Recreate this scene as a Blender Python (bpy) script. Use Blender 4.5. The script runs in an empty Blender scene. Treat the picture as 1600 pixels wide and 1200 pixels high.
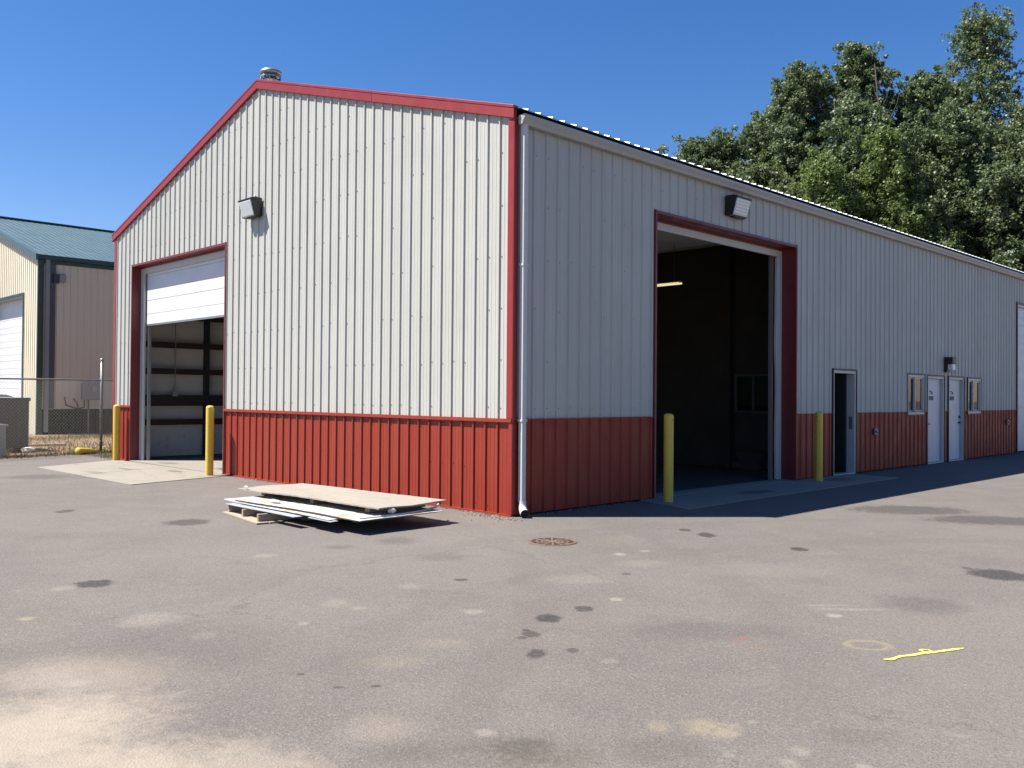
import bpy, math, random
import numpy as np
from mathutils import Vector, Matrix
random.seed(7); rng = np.random.default_rng(11)
SC = bpy.context.scene
COL = SC.collection
PI = math.pi

# ------------------------------------------------------------------ mesh helper
class MB:
    def __init__(s): s.v=[]; s.f=[]; s.m=[]
    def quad(s,a,b,c,d,m=0):
        i=len(s.v); s.v+=[tuple(a),tuple(b),tuple(c),tuple(d)]; s.f.append((i,i+1,i+2,i+3)); s.m.append(m)
    def tri(s,a,b,c,m=0):
        i=len(s.v); s.v+=[tuple(a),tuple(b),tuple(c)]; s.f.append((i,i+1,i+2)); s.m.append(m)
    def hexa(s,p,m=0):   # 8 points: bottom 4 ccw, top 4 ccw
        i=len(s.v); s.v+=[tuple(q) for q in p]
        for f in ((3,2,1,0),(4,5,6,7),(0,1,5,4),(1,2,6,5),(2,3,7,6),(3,0,4,7)):
            s.f.append(tuple(i+k for k in f)); s.m.append(m)
    def box(s,x0,x1,y0,y1,z0,z1,m=0):
        if x0>x1: x0,x1=x1,x0
        if y0>y1: y0,y1=y1,y0
        s.hexa([(x0,y0,z0),(x1,y0,z0),(x1,y1,z0),(x0,y1,z0),(x0,y0,z1),(x1,y0,z1),(x1,y1,z1),(x0,y1,z1)],m)
    def tube(s,path,r,n=10,m=0,caps=True):
        path=[Vector(p) for p in path]
        rs=r if isinstance(r,(list,tuple)) else [r]*len(path)
        rings=[]; prev=None
        for k,p in enumerate(path):
            if k==0: t=path[1]-p
            elif k==len(path)-1: t=p-path[k-1]
            else: t=(path[k+1]-path[k-1])
            t.normalize()
            if prev is None:
                a=Vector((0,0,1)) if abs(t.z)<.9 else Vector((1,0,0))
                u=t.cross(a).normalized()
            else:
                u=(prev-t*prev.dot(t)).normalized()
            prev=u; w=t.cross(u)
            base=len(s.v)
            for j in range(n):
                a=2*PI*j/n
                s.v.append(tuple(p+(u*math.cos(a)+w*math.sin(a))*rs[k]))
            rings.append(base)
        for k in range(len(rings)-1):
            for j in range(n):
                a,b=rings[k]+j,rings[k]+(j+1)%n; c,d=rings[k+1]+(j+1)%n,rings[k+1]+j
                s.f.append((a,b,c,d)); s.m.append(m)
        if caps:
            s.f.append(tuple(rings[0]+j for j in range(n))[::-1]); s.m.append(m)
            s.f.append(tuple(rings[-1]+j for j in range(n))); s.m.append(m)
    def lathe(s,c,prof,n=24,m=0):
        b=len(s.v)
        for (r,z) in prof:
            for j in range(n):
                a=2*PI*j/n; s.v.append((c[0]+r*math.cos(a),c[1]+r*math.sin(a),c[2]+z))
        for k in range(len(prof)-1):
            for j in range(n):
                s.f.append((b+k*n+j,b+k*n+(j+1)%n,b+(k+1)*n+(j+1)%n,b+(k+1)*n+j)); s.m.append(m)
    def prism(s,poly,fn,a,b,m=0):   # poly list of 2D, fn(p,t)->3D, extruded t from a to b
        i=len(s.v); n=len(poly)
        s.v+=[tuple(fn(p,a)) for p in poly]+[tuple(fn(p,b)) for p in poly]
        s.f.append(tuple(i+k for k in range(n))[::-1]); s.m.append(m)
        s.f.append(tuple(i+n+k for k in range(n))); s.m.append(m)
        for k in range(n):
            s.f.append((i+k,i+(k+1)%n,i+n+(k+1)%n,i+n+k)); s.m.append(m)
    def build(s,name,mats,parent=None,smooth=False,bevel=0):
        me=bpy.data.meshes.new(name); me.from_pydata(s.v,[],s.f); me.update()
        if not isinstance(mats,(list,tuple)): mats=[mats]
        for q in mats: me.materials.append(q)
        if len(mats)>1: me.polygons.foreach_set('material_index',s.m)
        if smooth: me.polygons.foreach_set('use_smooth',[True]*len(me.polygons))
        o=bpy.data.objects.new(name,me); COL.objects.link(o)
        if parent is not None: o.parent=parent
        if bevel:
            bv=o.modifiers.new('bevel','BEVEL'); bv.width=bevel; bv.segments=2; bv.limit_method='ANGLE'; bv.angle_limit=math.radians(40)
        return o

def tag(o,label=None,cat=None,group=None,kind=None):
    if label: o['label']=label
    if cat: o['category']=cat
    if group: o['group']=group
    if kind: o['kind']=kind
    return o
def empty(name,label,cat,loc=(0,0,0),rz=0,group=None):
    o=bpy.data.objects.new(name,None); COL.objects.link(o); o.location=loc; o.rotation_euler=(0,0,rz)
    o.empty_display_size=.2
    return tag(o,label,cat,group)

# ------------------------------------------------------------------ materials
def newmat(name):
    m=bpy.data.materials.new(name); m.use_nodes=True
    nt=m.node_tree; b=nt.nodes['Principled BSDF']
    return m,nt,b
def N(nt,t,**k):
    n=nt.nodes.new(t)
    for a,v in k.items(): setattr(n,a,v)
    return n
def mix(nt,fac,a,b,mode='MIX'):
    n=N(nt,'ShaderNodeMix',data_type='RGBA',blend_type=mode)
    for i,v in ((0,fac),(6,a),(7,b)):
        if hasattr(v,'links'): nt.links.new(v,n.inputs[i])
        elif isinstance(v,(int,float)): n.inputs[i].default_value=v
        else: n.inputs[i].default_value=(*v,1)
    return n.outputs[2]
def noise(nt,co,scale,detail=4,rough=.55,dist=0):
    n=N(nt,'ShaderNodeTexNoise'); n.inputs['Scale'].default_value=scale; n.inputs['Detail'].default_value=detail
    n.inputs['Roughness'].default_value=rough; n.inputs['Distortion'].default_value=dist
    nt.links.new(co,n.inputs['Vector']); return n.outputs['Fac']
def ramp(nt,v,a,b,c=0.,d=1.,smooth=True):
    n=N(nt,'ShaderNodeMapRange'); n.interpolation_type='SMOOTHSTEP' if smooth else 'LINEAR'
    nt.links.new(v,n.inputs[0]); n.inputs[1].default_value=a; n.inputs[2].default_value=b; n.inputs[3].default_value=c; n.inputs[4].default_value=d
    return n.outputs[0]
def mth(nt,op,a,b=None,c=None):
    n=N(nt,'ShaderNodeMath',operation=op)
    for i,v in enumerate((a,b,c)):
        if v is None: continue
        if hasattr(v,'links'): nt.links.new(v,n.inputs[i])
        else: n.inputs[i].default_value=v
    return n.outputs[0]
def geo(nt): return N(nt,'ShaderNodeNewGeometry').outputs['Position']
def bump(nt,b,h,strength,dist):
    n=N(nt,'ShaderNodeBump'); n.inputs['Strength'].default_value=strength; n.inputs['Distance'].default_value=dist
    nt.links.new(h,n.inputs['Height'])
    prev=b.inputs['Normal'].links
    if prev: nt.links.new(prev[0].from_socket,n.inputs['Normal'])
    nt.links.new(n.outputs[0],b.inputs['Normal'])
K=.61   # overall reflectance: the lot is exposed about one stop over
def kk(c): return tuple(q*K for q in c)
def pm(name,col,rough=.5,var=.08,scale=3,dirt=None,dirt_amt=0,bumpd=0,bscale=40,metal=0,spec=.5,stretch=(1,1,1),coat=0):
    col=kk(col); dirt=kk(dirt) if dirt else None
    m,nt,b=newmat(name); co=geo(nt)
    mp=N(nt,'ShaderNodeMapping'); mp.inputs['Scale'].default_value=stretch; nt.links.new(co,mp.inputs[0]); cs=mp.outputs[0]
    n1=noise(nt,cs,scale,5)
    lo=tuple(max(0,c*(1-var)) for c in col); hi=tuple(min(1,c*(1+var)) for c in col)
    c=mix(nt,n1,lo,hi)
    if dirt:
        n2=noise(nt,cs,scale*2.7,7,.65,.4)
        c=mix(nt,ramp(nt,n2,.52,.74,0,dirt_amt),c,dirt)
    nt.links.new(c,b.inputs['Base Color'])
    n3=noise(nt,cs,scale*1.7,3)
    nt.links.new(ramp(nt,n3,.2,.8,max(.02,rough-.07),min(1,rough+.09)),b.inputs['Roughness'])
    b.inputs['Metallic'].default_value=metal; b.inputs['Specular IOR Level'].default_value=spec
    b.inputs['Coat Weight'].default_value=coat
    if bumpd:
        bump(nt,b,noise(nt,cs,bscale,4),.6,bumpd)
    return m
def chipped(m):
    nt=m.node_tree; b=nt.nodes['Principled BSDF']; co=geo(nt); old=b.inputs['Base Color'].links[0].from_socket
    mp=N(nt,'ShaderNodeMapping'); mp.inputs['Scale'].default_value=(1,1,.45); nt.links.new(co,mp.inputs[0])
    c=mix(nt,ramp(nt,noise(nt,mp.outputs[0],13,6,.7),.635,.66,0,.85),old,(.11,.055,.03))
    c=mix(nt,ramp(nt,noise(nt,mp.outputs[0],5,6,.7,.5),.60,.72,0,.5),c,(.30,.27,.17))
    nt.links.new(c,b.inputs['Base Color'])
def siding(name,col,rough,dirt,dirt_amt,axis):
    """painted steel panel: oil-canning, vertical rain streaks, scuffs, a tone per 0.72 m sheet"""
    col=kk(col); dirt=kk(dirt)
    m,nt,b=newmat(name); co=geo(nt)
    mp=N(nt,'ShaderNodeMapping'); mp.inputs['Scale'].default_value=(1,1,.07); nt.links.new(co,mp.inputs[0])
    streak=noise(nt,mp.outputs[0],9,5,.6)
    big=noise(nt,co,.7,4)
    sep=N(nt,'ShaderNodeSeparateXYZ'); nt.links.new(co,sep.inputs[0])
    sheet=mth(nt,'FLOOR',mth(nt,'DIVIDE',sep.outputs[axis],.96))
    wn=N(nt,'ShaderNodeTexWhiteNoise',noise_dimensions='1D'); nt.links.new(sheet,wn.inputs['W'])
    c=mix(nt,wn.outputs['Value'],tuple(q*.965 for q in col),tuple(min(1,q*1.03) for q in col))
    c=mix(nt,ramp(nt,streak,.45,.75,0,dirt_amt),c,dirt)
    c=mix(nt,ramp(nt,big,.35,.75,0,.1),c,tuple(q*.8 for q in dirt))
    sp=noise(nt,co,55,2,.5); c=mix(nt,ramp(nt,sp,.735,.76,0,.5),c,tuple(q*.45 for q in col))
    nt.links.new(c,b.inputs['Base Color'])
    nt.links.new(ramp(nt,noise(nt,co,2.2,4),.25,.75,rough-.06,rough+.12),b.inputs['Roughness'])
    b.inputs['Specular IOR Level'].default_value=.3
    mp2=N(nt,'ShaderNodeMapping'); mp2.inputs['Scale'].default_value=(1.6,1.6,.55); nt.links.new(co,mp2.inputs[0])
    bump(nt,b,noise(nt,mp2.outputs[0],1.6,2),.5,.022)
    return m
M={}
M['white_siding']=siding('white_siding',(.70,.70,.635),.42,(.48,.46,.40),.2,0)
M['white_siding_side']=siding('white_siding_side',(.70,.70,.635),.42,(.48,.46,.40),.2,1)
M['red_siding']=siding('red_siding',(.40,.050,.026),.42,(.44,.13,.075),.22,0)
M['red_siding_side']=siding('red_siding_side',(.40,.050,.026),.42,(.44,.13,.075),.22,1)
M['red_trim']=pm('red_trim',(.37,.034,.028),.4,.08,2,(.42,.09,.08),.2)
M['maroon_trim']=pm('maroon_trim',(.235,.030,.032),.42,.1,2,(.33,.08,.07),.2)
M['white_trim']=pm('white_trim',(.74,.74,.72),.4,.05,3,(.5,.47,.4),.25)
M['dark_trim']=pm('dark_trim',(.045,.02,.02),.45)
M['roof_metal']=pm('roof_metal',(.62,.63,.62),.38,.06,2,metal=.3)
M['gutter']=pm('gutter',(.58,.57,.53),.45,.08,4,(.33,.31,.26),.35)
M['downspout']=pm('downspout',(.82,.82,.80),.4,.05,5,(.5,.46,.38),.3)
M['door_white']=pm('door_white',(.94,.95,.96),.42,.03,2,(.52,.48,.40),.18)
M['rubber']=pm('rubber',(.015,.015,.016),.7)
M['galv']=pm('galv',(.45,.46,.46),.42,.15,12,(.28,.27,.25),.3,metal=.7)
M['steel_red']=pm('steel_red',(.055,.02,.017),.6,.15,5)
M['liner']=pm('liner',(.80,.77,.72),.6,.08,1.5,(.5,.46,.4),.4,.01,6)
M['poly']=pm('poly',(.90,.89,.84),.4,.12,2.5,(.36,.36,.35),.5,.03,5)
M['screw']=pm('screw',(.26,.26,.25),.6)
M['dim_frame']=pm('dim_frame',(.09,.09,.09),.6)
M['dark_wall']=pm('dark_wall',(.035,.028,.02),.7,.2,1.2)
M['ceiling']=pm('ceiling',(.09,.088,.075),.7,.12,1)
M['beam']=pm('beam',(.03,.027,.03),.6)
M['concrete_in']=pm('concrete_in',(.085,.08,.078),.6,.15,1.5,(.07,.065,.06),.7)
M['bronze']=pm('bronze',(.022,.021,.022),.42,.15,8)
M['yellow']=pm('yellow',(.95,.69,.075),.5,.10,4,(.50,.38,.12),.5,.002,25)
M['bollard_paint']=pm('bollard_paint',(.95,.69,.075),.5,.10,4,(.50,.38,.12),.5,.002,25); chipped(M['bollard_paint'])
M['yellow_dirty']=pm('yellow_dirty',(.50,.40,.04),.5,.12,4,(.20,.17,.05),.6,.002,25)
M['wood']=pm('wood',(.52,.43,.31),.8,.2,6,(.30,.25,.19),.5,.004,30,stretch=(1,8,8))
M['wood_grey']=pm('wood_grey',(.40,.34,.26),.85,.2,8,(.2,.17,.13),.4,.003,30)
M['ply']=pm('ply',(.41,.37,.31),.85,.16,2.5,(.28,.24,.19),.8,.0015,45,stretch=(1,5,1))
M['board_dark']=pm('board_dark',(.05,.045,.04),.8)
M['strip_blue']=pm('strip_blue',(.48,.53,.57),.4,.08,6)
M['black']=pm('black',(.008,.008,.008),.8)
M['green_roof']=pm('green_roof',(.070,.140,.160),.5,.05,1.2,(.10,.18,.19),.2)
M['green_trim']=pm('green_trim',(.012,.050,.045),.45)
M['green_wains']=pm('green_wains',(.008,.013,.010),.85,spec=.2)
M['cream']=siding('cream',(1.16,1.05,.80),.45,(.95,.80,.58),.15,0)
M['tan_side']=pm('tan_side',(.84,.72,.56),.55,.06,.6,(.68,.56,.42),.3,stretch=(1,1,.2))
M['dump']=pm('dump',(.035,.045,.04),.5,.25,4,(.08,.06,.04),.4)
M['grey_box']=pm('grey_box',(.28,.29,.29),.6,.2,18,(.15,.15,.14),.4)
M['meter']=pm('meter',(.30,.31,.30),.5,.1,6)
M['rust']=pm('rust',(.21,.135,.095),.8,.3,9,(.32,.26,.20),.7,.004,60)
M['spray']=pm('spray',(.78,.72,.16),.75,.06,14)
M['litter']=pm('litter',(.82,.82,.80),.6,.05,8,bumpd=.004,bscale=30)
M['fence']=pm('fence',(.34,.34,.32),.45,.15,6,metal=.5)
M['lettering']=pm('lettering',(.03,.03,.04),.6)
M['bark']=pm('bark',(.22,.20,.165),.9,.35,6,(.09,.075,.06),.6,.03,12,stretch=(1,1,.25))
M['dead_bark']=pm('dead_bark',(.13,.10,.085),.9,.3,6)

def white_panel_mat():
    m,nt,b=newmat('stained_white_panel'); co=geo(nt)
    n1=noise(nt,co,2.3,5,.6,.3); n2=noise(nt,co,14,5)
    c=mix(nt,ramp(nt,n1,.50,.62,0,.85),(.74,.73,.69),(.60,.33,.10))
    c=mix(nt,ramp(nt,n2,.47,.70,0,.6),c,(.50,.45,.37))
    c=mix(nt,1.0,c,(.68,.68,.68),'MULTIPLY')
    nt.links.new(c,b.inputs['Base Color']); b.inputs['Roughness'].default_value=.45
    return m
M['white_panel']=white_panel_mat()
def glass_mat():
    m=bpy.data.materials.new('window_glass'); m.use_nodes=True; nt=m.node_tree; nt.nodes.clear()
    out=N(nt,'ShaderNodeOutputMaterial'); tr=N(nt,'ShaderNodeBsdfTransparent'); tr.inputs[0].default_value=(.72,.78,.78,1)
    gl=N(nt,'ShaderNodeBsdfGlossy'); gl.inputs['Roughness'].default_value=.02
    fr=N(nt,'ShaderNodeFresnel'); fr.inputs[0].default_value=1.6
    mx=N(nt,'ShaderNodeMixShader'); nt.links.new(fr.outputs[0],mx.inputs[0]); nt.links.new(tr.outputs[0],mx.inputs[1]); nt.links.new(gl.outputs[0],mx.inputs[2])
    nt.links.new(mx.outputs[0],out.inputs[0]); return m
M['glass']=glass_mat()
def lens_mat():
    m,nt,b=newmat('lamp_lens'); co=geo(nt)
    w=N(nt,'ShaderNodeTexWave'); w.inputs['Scale'].default_value=22; w.inputs['Distortion'].default_value=.4; nt.links.new(co,w.inputs[0])
    nt.links.new(mix(nt,w.outputs['Fac'],(.55,.58,.57),(.72,.75,.74)),b.inputs['Base Color'])
    b.inputs['Roughness'].default_value=.2
    bump(nt,b,w.outputs['Fac'],.5,.004); return m
M['lens']=lens_mat()
def emit_mat():
    m,nt,b=newmat('fluorescent_tube'); b.inputs['Base Color'].default_value=(.8,.78,.6,1)
    b.inputs['Emission Color'].default_value=(1,.86,.50,1); b.inputs['Emission Strength'].default_value=.33; return m
M['tube']=emit_mat()

STAINS=[('d',0.61,-5.49,0.157,0.149,1),('d',-2.29,-3.36,0.263,0.271,0.8),('d',-4.32,-4.12,0.108,0.191,0.8),('d',3.97,-3.56,0.092,0.12,1),('d',3.96,-3.15,0.072,0.101,0.9),('d',4.18,-3.96,0.06,0.08,0.8),('d',4.09,-3.91,0.026,0.033,0.8),('d',4.52,-4.26,0.063,0.096,0.9),('d',4.62,-4.04,0.044,0.056,0.7),('d',4.2,-4.06,0.042,0.039,0.7),('d',2.58,0.6,0.105,0.167,1),('d',2.19,0.74,0.07,0.113,0.9),('d',3.77,0.51,0.096,0.119,1),('d',5.67,0.61,0.262,0.266,1),('d',5.37,0.72,0.049,0.079,0.7),('d',3.36,-1.88,0.046,0.058,0.6),('d',3.24,4.75,0.848,0.50,0.7),('d',4.38,4.47,0.783,0.45,0.7),('d',-9.75,-2.82,0.573,0.499,0.5),('d',-9.38,-1.74,0.534,0.662,0.4),('g',5.55,-5.40,0.34,0.20,0.75),('d',5.5,-5.35,0.13,0.10,0.35),('g',5.95,-4.95,0.22,0.16,0.5),('g',5.2,-5.75,0.2,0.12,0.5),('d',5.65,-1.13,0.302,0.301,0.35),('d',6.49,-4.12,0.183,0.12,0.2),('d',0.53,-2.3,0.208,0.255,0.4),('d',1.6,-2.56,0.252,0.208,0.3),('d',0.46,-2.99,0.165,0.116,0.4),('d',2.55,-3.14,0.061,0.053,0.8),('d',4.34,-5.34,0.028,0.021,0.8),('d',4.22,-5.5,0.031,0.021,0.7),('d',3.88,-5.53,0.025,0.023,0.7),('d',3.92,-5.25,0.2,0.31,0.12),('d',2.93,-5.73,0.641,0.647,0.22),('d',4.92,-3.02,0.53,0.234,0.25),('g',1.98,-1.0,0.516,0.735,0.22),('l',2.09,-5.64,0.214,0.195,0.5),('y',1.48,-6.27,0.053,0.053,0.9),('l',0.62,-5.74,0.092,0.095,0.6),('l',2.54,-4.41,0.117,0.146,0.4),('l',2.74,-5.56,0.092,0.093,0.35),('l',2.91,-4.92,0.04,0.052,0.6),('l',5.25,-5.37,0.054,0.048,0.8),('l',5.38,-5.36,0.018,0.023,0.7),('l',5.34,-1.97,0.057,0.058,0.9),('l',3.92,-2.73,0.051,0.066,0.9),('l',2.69,-1.14,0.058,0.073,1),('l',2.75,-0.8,0.06,0.057,0.8),('l',4.92,-4.05,0.054,0.052,0.6),('y',5.96,-4.55,0.13,0.116,0.7),('l',6.05,-4.53,0.061,0.048,0.5),('y',5.77,-4.7,0.062,0.076,0.5),('l',6.39,-4.48,0.047,0.051,0.55),('l',6.42,-4.65,0.051,0.061,0.6),('l',6.19,-4.76,0.029,0.028,0.5),('l',6.66,-4.44,0.039,0.04,0.6),('l',6.05,-4.32,0.025,0.026,0.5),('l',6.82,-3.76,0.043,0.032,0.35),('l',3.46,-3.83,0.075,0.078,0.6),('l',2.47,-3.64,0.106,0.099,0.4),('l',0.38,-3.8,0.112,0.104,0.5),('l',2.79,-4.38,0.057,0.06,0.5),('y',4.05,-5.02,0.228,0.127,0.25),('y',3.94,-4.53,0.164,0.104,0.25),('l',4.64,-6.24,0.13,0.103,0.35),('l',3.19,-6.51,0.069,0.054,0.7),('s',3.81,-6.94,0.5,0.588,1),('s',4.4,-6.84,0.649,0.325,0.9),('s',3.06,-6.43,0.465,0.343,0.55),('s',4.8,-6.37,0.329,0.166,0.6),('s',4.89,-5.69,0.183,0.163,0.25),('l',3.2,-2.39,0.336,0.163,0.3),('l',4.12,-0.74,0.722,0.307,0.18),('l',3.12,-1.37,0.247,0.164,0.3),('l',5.34,-1.68,0.294,0.041,0.45),('l',5.15,-1.7,0.199,0.032,0.4),('r',5.21,-3.01,0.06,0.039,0.7),('r',5.26,-3.18,0.033,0.022,0.6),('r',5.4,-3.14,0.082,0.019,0.5)]
def asphalt_mat():
    m,nt,b=newmat('worn_asphalt'); co=geo(nt)
    big=noise(nt,co,.22,5,.6,.5); mid=noise(nt,co,1.3,6,.6,.3); fine=noise(nt,co,60,3,.7); nb=noise(nt,co,9,5,.65); nb2=noise(nt,co,28,3,.6)
    vo=N(nt,'ShaderNodeTexVoronoi'); vo.inputs['Scale'].default_value=95; nt.links.new(co,vo.inputs['Vector'])
    c=mix(nt,ramp(nt,big,.3,.7),(.128,.119,.119),(.172,.162,.156))
    c=mix(nt,ramp(nt,mid,.35,.7,0,.55),c,(.185,.172,.160))
    c=mix(nt,ramp(nt,mid,.42,.2,0,.45),c,(.105,.098,.098))
    # exposed aggregate
    sepc=N(nt,'ShaderNodeSeparateColor'); nt.links.new(vo.outputs['Color'],sepc.inputs[0])
    c=mix(nt,ramp(nt,sepc.outputs[0],.72,.95,0,.40),c,(.30,.285,.27))
    c=mix(nt,ramp(nt,sepc.outputs[1],.70,.95,0,.38),c,(.060,.056,.056))
    c=mix(nt,ramp(nt,fine,.35,.7,.0,.35),c,(.24,.225,.215))
    pat=noise(nt,co,3.1,7,.72,.6)
    c=mix(nt,ramp(nt,pat,.60,.72,0,.35),c,(.27,.255,.235))
    c=mix(nt,ramp(nt,pat,.36,.26,0,.35),c,(.085,.08,.08))
    vc=N(nt,'ShaderNodeTexVoronoi',feature='DISTANCE_TO_EDGE'); vc.inputs['Scale'].default_value=.33
    nz=N(nt,'ShaderNodeTexNoise'); nz.inputs['Scale'].default_value=2.2; nz.inputs['Detail'].default_value=7; nz.inputs['Roughness'].default_value=.65; nt.links.new(co,nz.inputs['Vector'])
    av=N(nt,'ShaderNodeVectorMath',operation='MULTIPLY_ADD'); nt.links.new(nz.outputs['Color'],av.inputs[0]); av.inputs[1].default_value=(.7,.7,0); nt.links.new(co,av.inputs[2]); nt.links.new(av.outputs[0],vc.inputs['Vector'])
    crk=mth(nt,'MULTIPLY',ramp(nt,vc.outputs['Distance'],.0045,.001,0,.32),ramp(nt,big,.48,.56,0,1))
    c=mix(nt,crk,c,(.055,.05,.048))
    for (x,y,r_,wd) in ((-3.2,-9.5,9.2,.22),(-3.2,-9.5,10.9,.22),(9.5,-2.2,6.6,.2),(9.5,-2.2,8.3,.2)):
        vd=N(nt,'ShaderNodeVectorMath',operation='DISTANCE'); nt.links.new(av.outputs[0],vd.inputs[0]); vd.inputs[1].default_value=(x+.35,y+.35,0)
        tk=ramp(nt,mth(nt,'ABSOLUTE',mth(nt,'SUBTRACT',vd.outputs['Value'],r_)),wd,wd*.35,0,1)
        c=mix(nt,mth(nt,'MULTIPLY',tk,ramp(nt,mid,.35,.65,.02,.22)),c,(.10,.094,.092))
    wob=mth(nt,'ADD',mth(nt,'MULTIPLY',mth(nt,'SUBTRACT',nb,.5),1.5),mth(nt,'MULTIPLY',mth(nt,'SUBTRACT',nb2,.5),.7))
    masks={}; prev=None; co0=co
    for (t,x,y,A,B,s) in STAINS:
        if prev is not None:   # chain the masks so that the shader keeps few values alive at once
            ch=N(nt,'ShaderNodeVectorMath',operation='MULTIPLY_ADD'); nt.links.new(prev,ch.inputs[0]); ch.inputs[1].default_value=(1e-7,1e-7,0); nt.links.new(co0,ch.inputs[2]); co=ch.outputs[0]
        mp=N(nt,'ShaderNodeMapping',vector_type='TEXTURE'); mp.inputs['Location'].default_value=(x,y,0)
        mp.inputs['Rotation'].default_value=(0,0,math.radians(45.4)); mp.inputs['Scale'].default_value=(A,B,1); nt.links.new(co,mp.inputs[0])
        ln=N(nt,'ShaderNodeVectorMath',operation='LENGTH'); nt.links.new(mp.outputs[0],ln.inputs[0])
        soft=.42 if t in 'dr' and s>.55 else .9
        if t=='s': soft=1.3
        k=ramp(nt,mth(nt,'ADD',ln.outputs['Value'],wob),1+soft*.5,1-soft*.6,0,s)
        masks[t]=k if t not in masks else mth(nt,'MAXIMUM',masks[t],k)
        prev=masks[t]
    co=co0
    # ring mark: weathered yellowish paint
    mp=N(nt,'ShaderNodeMapping',vector_type='TEXTURE'); mp.inputs['Location'].default_value=(5.85,-2.55,0); mp.inputs['Rotation'].default_value=(0,0,math.radians(45.4)); mp.inputs['Scale'].default_value=(.15,.12,1); nt.links.new(co,mp.inputs[0])
    ln=N(nt,'ShaderNodeVectorMath',operation='LENGTH'); nt.links.new(mp.outputs[0],ln.inputs[0])
    rg=mth(nt,'ABSOLUTE',mth(nt,'SUBTRACT',mth(nt,'ADD',ln.outputs['Value'],mth(nt,'MULTIPLY',wob,.3)),.88))
    masks['y']=mth(nt,'MAXIMUM',masks['y'],ramp(nt,rg,.3,.1,0,.55))
    gr=mth(nt,'MULTIPLY',ramp(nt,nb2,.3,.62,.30,1),ramp(nt,pat,.30,.55,.45,1))
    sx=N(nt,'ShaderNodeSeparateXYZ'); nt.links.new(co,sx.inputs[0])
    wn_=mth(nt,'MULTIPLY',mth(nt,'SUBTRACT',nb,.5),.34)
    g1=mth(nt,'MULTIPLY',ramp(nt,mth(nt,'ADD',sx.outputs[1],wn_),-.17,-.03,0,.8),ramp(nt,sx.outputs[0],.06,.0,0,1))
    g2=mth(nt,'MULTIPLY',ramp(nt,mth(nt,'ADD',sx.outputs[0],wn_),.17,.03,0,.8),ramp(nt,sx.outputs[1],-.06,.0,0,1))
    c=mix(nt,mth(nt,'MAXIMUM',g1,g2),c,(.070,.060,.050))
    gs=ramp(nt,pat,.2,.6,.55,.85); gd_=ramp(nt,nb2,.25,.6,.6,1)
    for t,colr in (('s',(.41,.365,.305)),('l',(.315,.295,.262)),('y',(.33,.29,.20)),('g',(.095,.090,.070)),('d',(.052,.049,.049)),('r',(.32,.10,.07))):
        c=mix(nt,mth(nt,'MULTIPLY',masks[t],{'s':gs,'d':gd_}.get(t,gr)),c,colr)
    c=mix(nt,1.0,c,(.735,.698,.650),'MULTIPLY')
    nt.links.new(c,b.inputs['Base Color']); b.inputs['Roughness'].default_value=.9; b.inputs['Specular IOR Level'].default_value=.3
    bump(nt,b,noise(nt,co,.5,3),.3,.05)
    h=mth(nt,'ADD',mth(nt,'MULTIPLY',vo.outputs['Distance'],.6),mth(nt,'MULTIPLY',fine,.7))
    bump(nt,b,h,.7,.006)
    return m
M['asphalt']=asphalt_mat()
def concrete_mat():
    m,nt,b=newmat('apron_concrete'); co=geo(nt)
    c=mix(nt,noise(nt,co,1.1,6,.6),(.30,.275,.225),(.42,.385,.32))
    st=noise(nt,co,2.6,6,.65,.5)
    c=mix(nt,ramp(nt,st,.58,.72,0,.6),c,(.20,.18,.15))
    c=mix(nt,ramp(nt,noise(nt,co,45,3),.55,.8,0,.3),c,(.48,.44,.38))
    w_=mth(nt,'MULTIPLY',mth(nt,'SUBTRACT',noise(nt,co,4,5,.65),.5),1.3)
    for (x,y,A,B,s_) in ((-8.6,.55,.75,.22,.9),(-9.2,-.45,.30,.10,.7),(-10.3,-1.0,.35,.08,.6),(-11.2,.3,.4,.2,.5),(-9.9,-1.75,.5,.12,.35),(.6,5.1,.2,.5,.7),(.5,8.4,.25,.4,.6)):
        mp=N(nt,'ShaderNodeMapping',vector_type='TEXTURE'); mp.inputs['Location'].default_value=(x,y,0); mp.inputs['Scale'].default_value=(A,B,1); nt.links.new(co,mp.inputs[0])
        ln=N(nt,'ShaderNodeVectorMath',operation='LENGTH'); nt.links.new(mp.outputs[0],ln.inputs[0])
        c=mix(nt,ramp(nt,mth(nt,'ADD',ln.outputs['Value'],w_),1.25,.6,0,s_),c,(.10,.09,.075))
    # hairline crack
    vc=N(nt,'ShaderNodeTexVoronoi',feature='DISTANCE_TO_EDGE'); vc.inputs['Scale'].default_value=.55; vc.inputs['Randomness'].default_value=1
    nz=N(nt,'ShaderNodeTexNoise'); nz.inputs['Scale'].default_value=3; nz.inputs['Detail'].default_value=6; nt.links.new(co,nz.inputs['Vector'])
    av=N(nt,'ShaderNodeVectorMath',operation='MULTIPLY_ADD'); nt.links.new(nz.outputs['Color'],av.inputs[0]); av.inputs[1].default_value=(.35,.35,0); nt.links.new(co,av.inputs[2]); nt.links.new(av.outputs[0],vc.inputs['Vector'])
    c=mix(nt,ramp(nt,vc.outputs['Distance'],.006,.001,0,.35),c,(.08,.07,.06))
    c=mix(nt,1.0,c,(K,K,K),'MULTIPLY')
    nt.links.new(c,b.inputs['Base Color']); b.inputs['Roughness'].default_value=.85
    bump(nt,b,noise(nt,co,70,3),.5,.003); return m
M['concrete']=concrete_mat()
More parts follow.
